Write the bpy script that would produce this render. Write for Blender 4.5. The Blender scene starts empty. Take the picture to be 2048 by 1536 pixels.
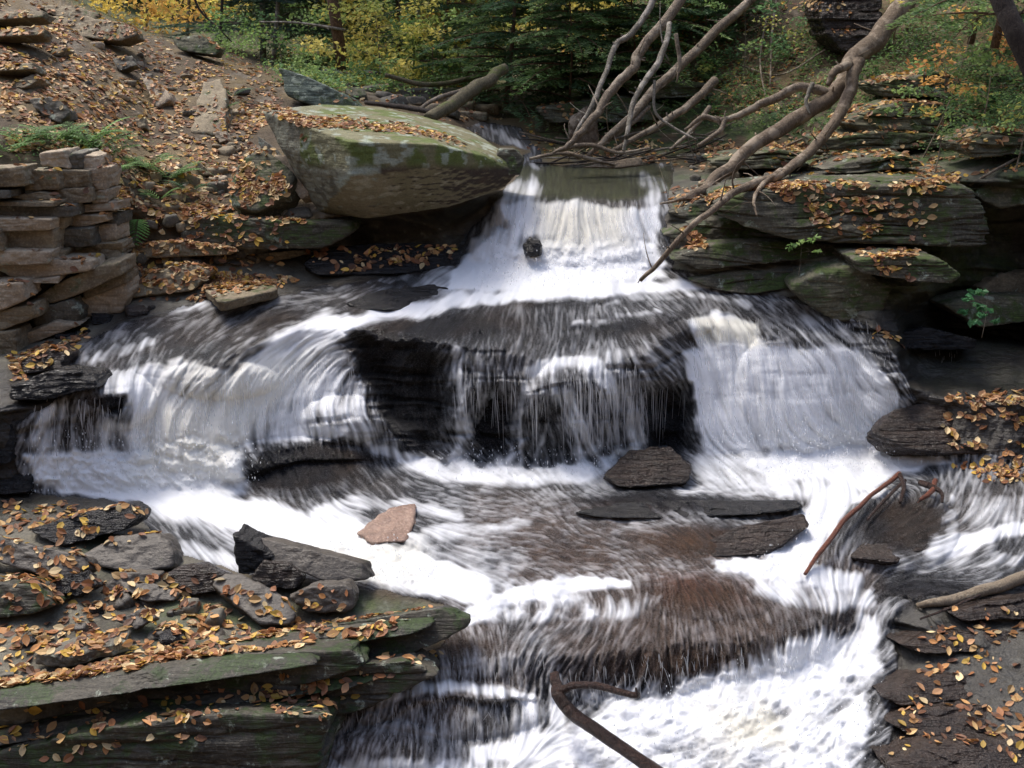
import bpy, bmesh, math, random
import numpy as np, time; T0=time.time()
from mathutils import Vector, Matrix

random.seed(7); RS = np.random.RandomState(7)
SC = bpy.context.scene
COL = SC.collection
FPX, PX0, PY0 = 2200.0, 1024.0, 768.0
PITCH = math.radians(17.36)
CP, SP = math.cos(PITCH), math.sin(PITCH)
CAMZ = 5.3                                   # camera height over the lowest water

# ---------------------------------------------------------------- basic maths
def P(px, py, Y):
    """world point at forward distance Y seen in direction (px,py) of the survey frame"""
    px = np.asarray(px, float); py = np.asarray(py, float); Y = np.asarray(Y, float)
    q = (py - PY0) / FPX
    F = CP - q * SP; D = SP + q * CP
    return np.stack(np.broadcast_arrays(Y * ((px - PX0) / FPX) / F, Y, CAMZ - Y * D / F), -1)
def PV(px, py, Y): return Vector(P(px, py, Y).tolist())
def y_from_z(py, z):
    q = (py - PY0) / FPX
    return -z * (CP - q * SP) / (SP + q * CP)

_perm = RS.permutation(256).astype(np.uint8)
_val = RS.rand(256).astype(np.float32)
def vnoise(x, y, z=0.0, seed=0):
    """value noise; a scalar z selects a cheap 2-D slice"""
    x = np.asarray(x, np.float32); y = np.asarray(y, np.float32); flat = np.ndim(z) == 0
    x, y = np.broadcast_arrays(x, y)
    x0 = np.floor(x); y0 = np.floor(y); fx = x - x0; fy = y - y0
    fx = fx * fx * (3 - 2 * fx); fy = fy * fy * (3 - 2 * fy)
    x0 = (x0.astype(np.int32) + seed * 37).astype(np.uint8); y0 = y0.astype(np.int32).astype(np.uint8)
    pa = _perm[x0]; pb = _perm[x0 + np.uint8(1)]
    k = [_perm[pa + y0], _perm[pb + y0], _perm[pa + y0 + np.uint8(1)], _perm[pb + y0 + np.uint8(1)]]
    def lay(zz):
        v = [_val[_perm[q + zz]] for q in k]
        a = v[0] + (v[1] - v[0]) * fx; b = v[2] + (v[3] - v[2]) * fx
        return a + (b - a) * fy
    if flat: return lay(np.uint8((int(math.floor(z)) + seed * 11) & 255))
    z = np.asarray(z, np.float32); z0 = np.floor(z); fz = z - z0; fz = fz * fz * (3 - 2 * fz)
    z0 = z0.astype(np.int32).astype(np.uint8)
    a = lay(z0); b = lay(z0 + np.uint8(1)); return a + (b - a) * fz
def fbm(x, y, z=0.0, seed=0, oct=4, gain=.5):
    s = 0; a = 1.0; t = 0
    for o in range(oct):
        f = 2.0 ** o
        s = s + a * vnoise(np.asarray(x) * f + 13.7 * o, np.asarray(y) * f, np.asarray(z) * f, seed + o); t += a; a *= gain
    return s / t
def sstep(a, b, x):
    t = np.clip((x - a) / (b - a), 0, 1); return t * t * (3 - 2 * t)
def poly_mask(poly, X, Y, soft=0.0):
    """1 inside the polygon; with soft > 0 a smooth signed edge of that width"""
    poly = np.array(poly, float); n = len(poly)
    inside = np.zeros(X.shape, bool); dmin = np.full(X.shape, 1e9)
    for i in range(n):
        x1, y1 = poly[i]; x2, y2 = poly[(i + 1) % n]
        if y1 != y2:
            c = ((y1 > Y) != (y2 > Y)) & (X < (x2 - x1) * (Y - y1) / (y2 - y1) + x1)
            inside ^= c
        if soft > 0:
            dx, dy = x2 - x1, y2 - y1; L = dx * dx + dy * dy + 1e-9
            t = np.clip(((X - x1) * dx + (Y - y1) * dy) / L, 0, 1)
            dmin = np.minimum(dmin, np.hypot(X - x1 - t * dx, Y - y1 - t * dy))
    if soft <= 0: return inside.astype(float)
    sd = np.where(inside, dmin, -dmin)
    return sstep(-soft, soft, sd)
def line_dist(pts, X, Y):
    """distance to a polyline and the local radius factor"""
    d = np.full(X.shape, 1e9); r = np.zeros(X.shape)
    for (x1, y1, r1), (x2, y2, r2) in zip(pts[:-1], pts[1:]):
        dx, dy = x2 - x1, y2 - y1; L = dx * dx + dy * dy + 1e-9
        t = np.clip(((X - x1) * dx + (Y - y1) * dy) / L, 0, 1)
        dd = np.hypot(X - x1 - t * dx, Y - y1 - t * dy) / (r1 + t * (r2 - r1))
        d = np.minimum(d, dd)
    return d

# ---------------------------------------------------------------- object helpers
def tag(o, label=None, cat=None, group=None, kind=None):
    if label: o['label'] = label
    if cat: o['category'] = cat
    if group: o['group'] = group
    if kind: o['kind'] = kind
    return o
def empty(name, loc, label=None, cat=None, group=None, kind=None):
    o = bpy.data.objects.new(name, None); COL.objects.link(o); o.location = loc; o.empty_display_size = .1
    return tag(o, label, cat, group, kind)
def mesh_np(name, V, quads=None, tris=None, mats=None, parent=None, cols=None, attrs=None, smooth=True, origin=None, midx=None):
    """link one mesh object built from numpy arrays; V is world space, origin moves the object's origin"""
    V = np.asarray(V, np.float32)
    if origin is None:
        origin = np.array([V[:, 0].mean(), V[:, 1].mean(), V[:, 2].min()]) if parent is None else np.zeros(3)
    origin = np.asarray(origin, float)
    me = bpy.data.meshes.new(name)
    nq = 0 if quads is None else len(quads); nt = 0 if tris is None else len(tris)
    me.vertices.add(len(V)); me.vertices.foreach_set('co', (V - origin.astype(np.float32)).ravel())
    parts = []; tot = []
    if nq: parts.append(np.asarray(quads, np.int32).ravel()); tot.append(np.full(nq, 4, np.int32))
    if nt: parts.append(np.asarray(tris, np.int32).ravel()); tot.append(np.full(nt, 3, np.int32))
    li = np.concatenate(parts); lt = np.concatenate(tot)
    me.loops.add(len(li)); me.loops.foreach_set('vertex_index', li)
    me.polygons.add(len(lt)); ls = np.zeros(len(lt), np.int32); ls[1:] = np.cumsum(lt)[:-1]
    me.polygons.foreach_set('loop_start', ls); me.polygons.foreach_set('loop_total', lt)
    me.polygons.foreach_set('use_smooth', np.full(len(lt), smooth, bool))
    if midx is not None: me.polygons.foreach_set('material_index', np.asarray(midx, np.int32))
    me.update(calc_edges=True)
    if cols is not None:
        a = me.attributes.new('col', 'FLOAT_COLOR', 'POINT')
        c = np.ones((len(V), 4), np.float32); c[:, :3] = cols; a.data.foreach_set('color', c.ravel())
    for k, v in (attrs or {}).items():
        a = me.attributes.new(k, 'FLOAT', 'POINT'); a.data.foreach_set('value', np.asarray(v, np.float32).ravel())
    for m in (mats or []): me.materials.append(m)
    o = bpy.data.objects.new(name, me); COL.objects.link(o)
    o.location = origin
    if parent is not None:
        o.parent = parent; o.location = Vector(origin.tolist()) - parent.location
    return o

# ---------------------------------------------------------------- materials
class NB:
    def __init__(s, name):
        s.m = bpy.data.materials.new(name); s.m.use_nodes = True
        s.t = s.m.node_tree; s.t.nodes.clear(); s.x = 0
        s.out = s.n('ShaderNodeOutputMaterial')
    def n(s, typ, **kw):
        nd = s.t.nodes.new(typ); s.x += 60; nd.location = (s.x, 0)
        for k, v in kw.items(): setattr(nd, k, v)
        return nd
    def l(s, a, b): s.t.links.new(a, b)
    def val(s, sock, v):
        if hasattr(v, 'links') or isinstance(v, bpy.types.NodeSocket): s.l(v, sock)
        else: sock.default_value = v
    def noise(s, vec, scale, detail=4, rough=.55, dist=0.0):
        nd = s.n('ShaderNodeTexNoise'); s.l(vec, nd.inputs['Vector'])
        nd.inputs['Scale'].default_value = scale; nd.inputs['Detail'].default_value = detail
        nd.inputs['Roughness'].default_value = rough; nd.inputs['Distortion'].default_value = dist
        return nd.outputs['Fac']
    def math(s, op, a, b=0.0, c=0.0, clamp=False):
        nd = s.n('ShaderNodeMath', operation=op, use_clamp=clamp)
        s.val(nd.inputs[0], a); s.val(nd.inputs[1], b); s.val(nd.inputs[2], c); return nd.outputs[0]
    def ramp(s, f, a, b, lo=0.0, hi=1.0):
        nd = s.n('ShaderNodeMapRange', clamp=True); nd.interpolation_type = 'SMOOTHSTEP'
        s.val(nd.inputs[0], f); nd.inputs[1].default_value = a; nd.inputs[2].default_value = b
        nd.inputs[3].default_value = lo; nd.inputs[4].default_value = hi; return nd.outputs[0]
    def mix(s, f, a, b, mode='MIX'):
        nd = s.n('ShaderNodeMix', data_type='RGBA', blend_type=mode)
        s.val(nd.inputs[0], f)
        for i, v in ((6, a), (7, b)):
            if isinstance(v, tuple): nd.inputs[i].default_value = (*v[:3], 1)
            else: s.l(v, nd.inputs[i])
        return nd.outputs[2]
    def attr(s, name):
        nd = s.n('ShaderNodeAttribute'); nd.attribute_name = name; return nd
    def mapping(s, vec, scale=(1, 1, 1), rot=(0, 0, 0)):
        nd = s.n('ShaderNodeMapping'); s.l(vec, nd.inputs[0]); nd.inputs['Scale'].default_value = scale
        nd.inputs['Rotation'].default_value = rot; return nd.outputs[0]
    def bump(s, h, strength=.5, dist=.02, normal=None):
        nd = s.n('ShaderNodeBump'); s.l(h, nd.inputs['Height']); nd.inputs['Strength'].default_value = strength
        nd.inputs['Distance'].default_value = dist
        if normal is not None: s.l(normal, nd.inputs['Normal'])
        return nd.outputs[0]
    def pbr(s, col, rough=.8, normal=None, spec=.5):
        b = s.n('ShaderNodeBsdfPrincipled')
        if isinstance(col, tuple): b.inputs['Base Color'].default_value = (*col, 1)
        else: s.l(col, b.inputs['Base Color'])
        s.val(b.inputs['Roughness'], rough); b.inputs['Specular IOR Level'].default_value = spec
        if normal is not None: s.l(normal, b.inputs['Normal'])
        return b
    def done(s, sh): s.l(sh, s.out.inputs['Surface']); return s.m

def rock_mat(name, base, dark, moss=0.3, lichen=0.1, rough=.85, strata=0.0, wet=False, mosscol=(.055, .085, .018), tilt=0.0, tint=None):
    b = NB(name); tc = b.n('ShaderNodeTexCoord'); v = tc.outputs['Object']
    big = b.noise(v, 2.2, 5, .6); fine = b.noise(v, 38, 5, .65); mid = b.noise(v, 9, 4, .6)
    sv = b.mapping(v, (1.2, 1.2, 22), (0, tilt, 0)); lay = b.noise(sv, 1.6, 4, .6, .3)
    c = b.mix(b.ramp(big, .3, .7), base, dark)
    if tint: c = b.mix(b.math('MULTIPLY', b.ramp(mid, .5, .72), .75), c, tint)
    c = b.mix(b.math('MULTIPLY', b.ramp(lay, .35, .6), .55 if strata else .2), c, tuple(x * .45 for x in dark))
    c = b.mix(b.math('MULTIPLY', b.ramp(fine, .45, .75), .5), c, tuple(min(1, x * 1.7) for x in base))
    geo = b.n('ShaderNodeNewGeometry'); sep = b.n('ShaderNodeSeparateXYZ'); b.l(geo.outputs['Normal'], sep.inputs[0])
    if lichen > 0:
        f = b.noise(v, 5.5, 6, .7, .4)
        c = b.mix(b.math('MULTIPLY', b.ramp(f, .66 - lichen * .4, .72 - lichen * .38), .75), c, (.30, .34, .27))
    if moss > 0:
        mn = b.noise(v, 3.1, 5, .7, .3)
        up = b.ramp(sep.outputs['Z'], -.35, .55)
        mf = b.math('MULTIPLY', b.ramp(mn, .68 - moss * .42, .80 - moss * .42), up)
        mc = b.mix(b.ramp(fine, .35, .65), mosscol, tuple(x * .4 for x in mosscol))
        c = b.mix(b.math('MULTIPLY', mf, .9), c, mc)
    h = b.math('ADD', b.math('MULTIPLY', lay, 1.0 if strata else .35), b.math('ADD', b.math('MULTIPLY', fine, .35), b.math('MULTIPLY', mid, .5)))
    nrm = b.bump(h, .75, .03)
    if wet:
        r = b.ramp(mid, .3, .7, .08, .3); nrm = b.bump(h, 1.0, .06)
        return b.done(b.pbr(c, r, nrm, .35).outputs[0])
    return b.done(b.pbr(c, rough, nrm, .3).outputs[0])

def leaf_mat(name, transl=.35, rough=.6):
    b = NB(name); a = b.attr('col').outputs['Color']
    p = b.pbr(a, rough, None, .3); t = b.n('ShaderNodeBsdfTranslucent'); b.l(a, t.inputs[0])
    m = b.n('ShaderNodeMixShader'); m.inputs[0].default_value = transl
    b.l(p.outputs[0], m.inputs[1]); b.l(t.outputs[0], m.inputs[2]); return b.done(m.outputs[0])

def bark_mat(name, base, dark, scale=1.0, patches=None, rough=.85, pm=.5):
    b = NB(name); tc = b.n('ShaderNodeTexCoord'); v = tc.outputs['Object']
    f = b.noise(b.mapping(v, (1, 1, .55)), 34 * scale, 6, .7, 1.2); g = b.noise(v, 4 * scale, 4, .6)
    c = b.mix(b.ramp(f, .3, .7), dark, base)
    if patches: c = b.mix(b.math('MULTIPLY', b.ramp(g, pm, pm + .1), .85), c, patches)
    c = b.mix(b.math('MULTIPLY', b.ramp(b.noise(v, 9 * scale, 3), .5, .8), .6), c, dark)
    return b.done(b.pbr(c, rough, b.bump(f, .9, .04), .35).outputs[0])

def attr_ground_mat(name):
    b = NB(name); tc = b.n('ShaderNodeTexCoord'); v = tc.outputs['Object']
    a = b.attr('col').outputs['Color']; wet = b.attr('wet').outputs['Fac']
    fine = b.noise(v, 42, 5, .7); mid = b.noise(v, 11, 5, .6)
    sv = b.mapping(v, (1.0, 1.0, 17)); lay = b.noise(sv, 2.0, 4, .65, .4)
    k = b.math('ADD', b.math('MULTIPLY', fine, 1.1), b.math('ADD', b.math('MULTIPLY', mid, .5), b.math('MULTIPLY', lay, .3)))
    br = b.n('ShaderNodeVectorMath', operation='SCALE'); b.l(a, br.inputs[0]); b.l(k, br.inputs['Scale'])
    h = b.math('ADD', b.math('MULTIPLY', fine, .5), b.math('ADD', mid, b.math('MULTIPLY', lay, .8)))
    r = b.math('SUBTRACT', .88, b.math('MULTIPLY', wet, .62))
    return b.done(b.pbr(br.outputs[0], r, b.bump(h, .8, .035), .45).outputs[0])

def water_mat(name):
    b = NB(name); tc = b.n('ShaderNodeTexCoord'); v = tc.outputs['Object']
    a = b.attr('col').outputs['Color']; foam = b.attr('foam').outputs['Fac']  # foam holds white water and the painted glints of the film
    fine = b.noise(v, 60, 4, .7); mid = b.noise(v, 17, 4, .65, .5)
    vf = b.noise(v, 130, 3, .6); h = b.math('ADD', b.math('MULTIPLY', fine, .8), b.math('ADD', mid, b.math('MULTIPLY', vf, .35)))
    dk = b.pbr(a, b.ramp(mid, .3, .7, .05, .18), b.bump(h, 1.0, .045), .6)
    dk.inputs['IOR'].default_value = 1.4
    fc = b.mix(b.math('MULTIPLY', b.ramp(mid, .35, .75), .25), (.90, .92, .95), (.76, .80, .86))
    fr = b.mix(b.attr('cream').outputs['Fac'], fc, (.86, .83, .70))
    fo = b.pbr(fr, .55, b.bump(h, .25, .03), .3); tr = b.n('ShaderNodeBsdfTranslucent'); b.l(fr, tr.inputs[0])
    fm = b.n('ShaderNodeMixShader'); fm.inputs[0].default_value = .3; b.l(fo.outputs[0], fm.inputs[1]); b.l(tr.outputs[0], fm.inputs[2])
    f2 = b.math('ADD', foam, b.math('MULTIPLY', b.math('SUBTRACT', fine, .5), .22), clamp=True)
    m = b.n('ShaderNodeMixShader'); b.l(f2, m.inputs[0]); b.l(dk.outputs[0], m.inputs[1]); b.l(fm.outputs[0], m.inputs[2])
    return b.done(m.outputs[0])
def foam_mat(name, alpha=.8):
    b = NB(name)
    fo = b.pbr((.9, .92, .95), .4, None, .4); tr = b.n('ShaderNodeBsdfTranslucent'); tr.inputs[0].default_value = (.9, .92, .95, 1)
    fm = b.n('ShaderNodeMixShader'); fm.inputs[0].default_value = .35; b.l(fo.outputs[0], fm.inputs[1]); b.l(tr.outputs[0], fm.inputs[2])
    if alpha >= 1: return b.done(fm.outputs[0])
    t = b.n('ShaderNodeBsdfTransparent'); m = b.n('ShaderNodeMixShader'); m.inputs[0].default_value = alpha
    b.l(t.outputs[0], m.inputs[1]); b.l(fm.outputs[0], m.inputs[2]); return b.done(m.outputs[0])

M = dict(
    ground=attr_ground_mat('ground_mat'), water=water_mat('water_mat'), foam=foam_mat('foam_mat', .75), spray=foam_mat('spray_mat', .36),
    leaf=leaf_mat('dead_leaf_mat', .2, .55), foliage=leaf_mat('foliage_mat', .5, .5),
    tan=rock_mat('tan_stone_mat', (.27, .222, .145), (.13, .105, .07), .3, .15, tint=(.15,.11,.07)),
    pale=rock_mat('pale_stone_mat', (.42, .34, .24), (.25, .2, .14), .05, .15),
    grey=rock_mat('grey_stone_mat', (.15, .135, .105), (.07, .065, .052), .25, .2),
    boulder=rock_mat('boulder_mat', (.25, .215, .14), (.12, .1, .065), .34, .24, tint=(.13,.09,.055), mosscol=(.09,.11,.02)),
    mossy=rock_mat('mossy_stone_mat', (.15, .14, .09), (.06, .06, .045), .5, .2, strata=1),
    ledge=rock_mat('ledge_stone_mat', (.125, .115, .083), (.045, .042, .032), .52, .18, strata=1),
    green=rock_mat('green_slab_mat', (.13, .16, .13), (.07, .09, .07), .4, .25, strata=1, tilt=-.5),
    fore=rock_mat('fore_ledge_mat', (.085, .075, .055), (.025, .023, .018), .5, .2, rough=.6, strata=1, tilt=.1, mosscol=(.035, .06, .014)),
    wet=rock_mat('wet_stone_mat', (.018, .017, .017), (.007, .007, .008), 0, 0, strata=1, wet=True),
    wetbrown=rock_mat('wet_brown_stone_mat', (.05, .035, .027), (.02, .015, .012), .1, 0, strata=1, wet=True),
    damp=rock_mat('damp_stone_mat', (.095, .082, .066), (.04, .035, .03), .12, 0, rough=.45, strata=0),
    red=rock_mat('red_stone_mat', (.36, .25, .19), (.22, .14, .105), 0, 0, wet=True),
    bark=bark_mat('brown_bark_mat', (.29, .23, .165), (.09, .07, .05), 1.0, (.38, .32, .24)),
    barkred=bark_mat('red_bark_mat', (.25, .19, .13), (.09, .065, .045), 1.0, (.38, .31, .23), pm=.5),
    barkgrey=bark_mat('grey_bark_mat', (.28, .25, .2), (.1, .09, .07), 1.4, (.42, .38, .32)),
    barkmoss=bark_mat('mossy_bark_mat', (.2, .17, .1), (.07, .06, .035), 1.0, (.1, .12, .03)),
    barkdark=bark_mat('dark_bark_mat', (.06, .045, .035), (.018, .014, .012), 1.0),
    barkwet=bark_mat('wet_bark_mat', (.07, .04, .03), (.02, .012, .01), 1.0, rough=.25),
    stickred=bark_mat('red_stick_mat', (.26, .09, .05), (.12, .05, .035), 1.5, rough=.3),
    trunkred=bark_mat('hemlock_bark_mat', (.2, .12, .07), (.07, .04, .025), .8),
    plank=bark_mat('weathered_wood_mat', (.34, .28, .2), (.17, .13, .09), 1.0),
)
# ================================================================ TERRAIN AND WATER
# surveyed cross sections: at each bearing px, the line of ground from the bottom of the gorge up:
# (py, value); value < 0 is a height under the camera, value > 0 is a forward distance
SECT = {
 -500: [(1720,-5.5),(1500,-5.1),(1420,-4.6),(1150,-4.35),(1000,-4.1),(820,-3.4),(740,-3.2),(700,-3.05),(330,11.0),(250,12.5),(120,14),(-100,18),(-160,24),(-300,30)],
 0:    [(1720,-5.5),(1490,-5.05),(1400,-4.62),(1150,-4.35),(985,-4.3),(820,-3.45),(740,-3.25),(700,12.0),(335,12.4),(260,13.2),(130,15),(-40,19),(-80,26),(-200,40)],
 150:  [(1720,-5.5),(1485,-5.05),(1375,-4.62),(1150,-4.4),(985,-4.35),(790,-3.4),(690,-3.2),(640,12.45),(330,12.9),(270,13.7),(150,15.5),(15,19.5),(5,28),(0,42)],
 300:  [(1720,-5.5),(1475,-5.05),(1340,-4.62),(1110,-4.5),(985,-4.38),(730,-3.25),(640,-3.05),(560,-2.75),(430,13.2),(330,14.3),(200,16.5),(75,19.5),(60,28),(48,45)],
 450:  [(1720,-5.5),(1465,-5.05),(1315,-4.62),(1110,-4.5),(975,-4.38),(710,-3.15),(600,-2.9),(530,-2.6),(440,13.4),(330,14.6),(220,16.5),(115,19.5),(90,28),(50,48)],
 600:  [(1720,-5.5),(1460,-5.1),(1320,-4.75),(1150,-4.55),(930,-4.35),(660,-3.05),(580,-2.85),(500,-2.55),(440,13.5),(330,14.8),(230,16.5),(160,19),(120,28),(60,50)],
 720:  [(1720,-5.5),(1470,-5.15),(1340,-4.8),(1150,-4.58),(925,-4.3),(660,-3.0),(580,-2.8),(495,-2.55),(430,13.6),(330,15.2),(240,16.7),(190,18),(110,27),(60,50)],
 900:  [(1720,-5.5),(1400,-5.08),(1330,-4.85),(1180,-4.6),(925,-4.3),(690,-3.1),(600,-2.8),(520,-2.6),(460,14.0),(380,15.0),(250,17),(200,19.5),(110,28),(60,50)],
 1000: [(1720,-5.5),(1410,-5.1),(1310,-4.8),(1190,-4.65),(930,-4.3),(700,-3.15),(590,-2.78),(530,-2.6),(395,-1.9),(345,-1.87),(310,-1.7),(250,18.5),(150,28),(60,50)],
 1150: [(1720,-5.5),(1400,-5.1),(1310,-4.8),(1170,-4.62),(925,-4.3),(740,-3.35),(600,-2.8),(535,-2.6),(397,-1.88),(335,-1.87),(310,17.5),(240,19),(130,25),(0,45)],
 1300: [(1720,-5.5),(1385,-5.12),(1300,-4.8),(1160,-4.6),(905,-4.3),(700,-3.15),(600,-2.85),(540,-2.63),(400,-1.9),(338,-1.85),(315,17.2),(200,19),(60,23),(-200,35)],
 1380: [(1720,-5.5),(1375,-5.12),(1285,-4.8),(1170,-4.6),(905,-4.3),(650,-3.05),(600,-2.85),(550,-2.65),(430,13.4),(370,14.5),(320,17),(200,19),(0,22),(-300,30)],
 1600: [(1720,-5.5),(1340,-5.1),(1260,-4.8),(1150,-4.6),(905,-4.32),(670,-3.15),(610,-2.9),(560,12.6),(470,13),(370,14),(310,16.5),(200,18),(0,21),(-300,28)],
 1720: [(1720,-5.5),(1280,-5.0),(1195,-4.75),(1110,-4.6),(890,-4.32),(690,-3.25),(640,-3.0),(560,12.3),(470,12.8),(360,13.8),(300,16),(200,17.5),(0,20),(-300,27)],
 1800: [(1720,-5.5),(1400,-5.1),(1260,-4.88),(1110,-4.62),(880,-4.2),(760,-3.5),(680,-3.15),(590,12.3),(470,12.8),(350,13.4),(300,15.5),(200,17),(0,19.5),(-300,26)],
 1900: [(1720,-5.5),(1420,-5.1),(1280,-4.85),(1110,-4.6),(930,-4.25),(790,-3.6),(680,12.4),(600,12.6),(480,12.8),(355,13.2),(300,15),(200,16.5),(0,19),(-300,25)],
 2048: [(1720,-5.5),(1440,-5.05),(1300,-4.8),(1100,-4.55),(930,-4.15),(800,-3.55),(690,12.1),(600,12.6),(480,12.9),(340,12.9),(290,14),(200,15.5),(0,18),(-300,24)],
 2550: [(1720,-5.4),(1440,-4.9),(1300,-4.6),(1100,-4.3),(930,-3.9),(800,-3.3),(690,10.5),(600,11),(480,11.2),(340,11.5),(250,13),(150,14.5),(-50,16.5),(-400,22)],
}
u_ax = np.concatenate([np.arange(-500, -20, 8.), np.arange(-20, 2070, 2.), np.arange(2070, 2551, 8.)])
v_ax = np.concatenate([np.arange(-380, 130, 6.), np.arange(130, 1560, 2.), np.arange(1560, 1721, 6.)])
U, Vv = np.meshgrid(u_ax, v_ax)            # rows: v
NV, NU = U.shape
_ks = sorted(SECT)
_py = np.array([[p for p, _ in SECT[k]] for k in _ks], float)
_w = np.array([[1 / (y_from_z(p, z) if z < 0 else z) for p, z in SECT[k]] for k in _ks], float)
warp = (fbm(u_ax / 45., u_ax * 0, 3.3, 11, 4) - .5)
pyc = np.stack([np.interp(u_ax, _ks, _py[:, j]) for j in range(14)], 1)
wc = np.stack([np.interp(u_ax, _ks, _w[:, j]) for j in range(14)], 1)
for j in range(1, 13):       # ragged lips
    pyc[:, j] += (fbm(u_ax / 60., u_ax * 0 + j * 7.7, 0, 5 + j, 4) - .5) * (34 if j in (1, 2, 3, 5, 6) else 14)
pyc = np.minimum.accumulate(pyc, axis=1) - np.arange(14) * .01
W = np.empty((NV, NU))
for i in range(NU):
    W[:, i] = np.interp(v_ax, pyc[i, ::-1], wc[i, ::-1])
def blur(A, r, axis):
    k = np.hanning(2 * r + 3)[1:-1]; k /= k.sum()
    pad = [(0, 0), (0, 0)]; pad[axis] = (r, r)
    B = np.pad(A, pad, mode='edge'); out = np.zeros_like(A)
    for j, kk in enumerate(k):
        out += kk * (B[j:j + A.shape[0], :] if axis == 0 else B[:, j:j + A.shape[1]])
    return out
W = blur(W, 5, 0); W = blur(W, 8, 1)

def window(pts, m):
    xs = [q[0] for q in pts]; ys = [q[1] for q in pts]
    c0, c1 = np.searchsorted(u_ax, [min(xs) - m, max(xs) + m]); r0, r1 = np.searchsorted(v_ax, [min(ys) - m, max(ys) + m])
    return slice(max(r0 - 1, 0), r1 + 1), slice(max(c0 - 1, 0), c1 + 1)
def region(poly, soft):
    out = np.zeros(U.shape); W_ = window(poly, soft + 4); out[W_] = poly_mask(poly, UW[W_], VW[W_], soft); return out
UW = U + (fbm(U/30., Vv/30., 2, 8, 3)-.5)*26; VW = Vv + (fbm(U/30., Vv/30., 5, 8, 3)-.5)*18
# ---- recesses behind the falls and bumps of the bed (metres, towards the camera positive)
push = np.zeros_like(W)
def cave(poly, depth, soft=14): 
    global push
    push -= depth * region(poly, soft)
def mound(px, py, rx, ry, h, pw=2.0, ang=0.0):
    global push
    c, s = math.cos(ang), math.sin(ang)
    du = ((U - px) * c + (Vv - py) * s) / rx; dv = (-(U - px) * s + (Vv - py) * c) / ry
    push += h * np.clip(1 - (np.abs(du) ** pw + np.abs(dv) ** pw), 0, 1) ** .6
cave([(705,672),(800,692),(905,718),(912,905),(850,905),(770,830),(725,740)], .34, 22)
cavR = None
cave([(950,800),(985,770),(1040,800),(1050,915),(905,925),(935,840)], .4, 22)
cave([(1050,830),(1140,800),(1150,925),(1050,925)], .4, 14)
cave([(1290,790),(1372,770),(1378,900),(1295,905)], .4, 18)
cave([(1800,610),(2060,560),(2060,780),(1960,790),(1820,760)], .8, 20)
cave([(1930,400),(2100,380),(2100,600),(1880,600)], .9, 22)
cave([(660,440),(980,400),(1000,450),(930,500),(700,490)], .5, 14)
mound(230,800,85,60,.22); mound(440,760,120,40,.12); mound(690,840,90,50,.2); mound(600,935,170,60,.28)
mound(1330,1010,260,30,.12); mound(1420,1070,180,40,.12)
mound(1150,800,90,90,.22); mound(1250,740,120,60,.15); mound(1290,650,140,35,.12)
mound(900,1420,200,60,.22); mound(780,1500,120,50,.2); mound(1400,1190,150,50,.1,2,.1)
mound(1650,770,180,140,.15); mound(1800,1060,120,90,.22)

# ---- region masks in the survey frame
WPOLY = [(110,705),(260,645),(400,605),(560,592),(700,565),(830,545),(915,512),(950,450),(1000,395),(1032,350),(1045,325),(1062,305),(985,290),(925,250),(960,238),(1050,262),(1075,300),(1080,328),
 (1200,330),(1345,325),(1335,430),(1348,540),(1450,558),(1560,588),(1650,620),(1740,655),(1800,715),(1830,800),(1800,870),(1900,890),(2048,930),(2560,930),(2560,1190),
 (1960,1180),(1860,1195),(1800,1225),(1790,1300),(1800,1420),(1770,1530),(1760,1720),(560,1720),(620,1480),(690,1425),(790,1345),(880,1290),(925,1245),(890,1205),(730,1175),
 (480,1150),(330,1090),(255,1010),(60,985),(20,930),(35,850),(120,790),(175,750)]
WM = poly_mask(WPOLY, U + (fbm(U/40., Vv/40., 0, 3, 4)-.5)*30, Vv + (fbm(U/40., Vv/40., 9, 3, 4)-.5)*22, 6)
POOL = region([(1030,333),(1345,328),(1350,385),(1240,400),(1010,392)], 8)
rockR = region([(1330,345),(1450,330),(1700,330),(2600,250),(2600,830),(1800,800),(1700,640),(1340,560)], 25)
mossR = region([(1100,130),(1420,170),(1560,220),(1800,200),(2600,60),(2600,330),(1900,340),(1300,310),(1080,310)], 30)
rockFR = region([(1780,1180),(2600,1150),(2600,1740),(1740,1740)], 20)
rockFL = region([(-520,990),(250,1000),(480,1150),(900,1220),(800,1350),(620,1500),(560,1740),(-520,1740)], 20)
bankL = region([(-520,600),(250,600),(700,430),(980,400),(960,520),(560,600),(200,690),(120,800),(-520,1000)], 20)
soilL = region([(-520,-120),(100,-60),(560,150),(520,250),(640,470),(350,500),(250,600),(-520,600)], 15)

PTS = P(U, Vv, 1 / W)
X, Yd, Z = PTS[..., 0], PTS[..., 1], PTS[..., 2]
gz = np.gradient(Z, axis=0); gy = np.gradient(Yd, axis=0)
steep = sstep(.25, 1.2, np.abs(gz) / (np.abs(gy) + 1e-6))
steep = blur(blur(steep, 6, 0), 6, 1)
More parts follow.
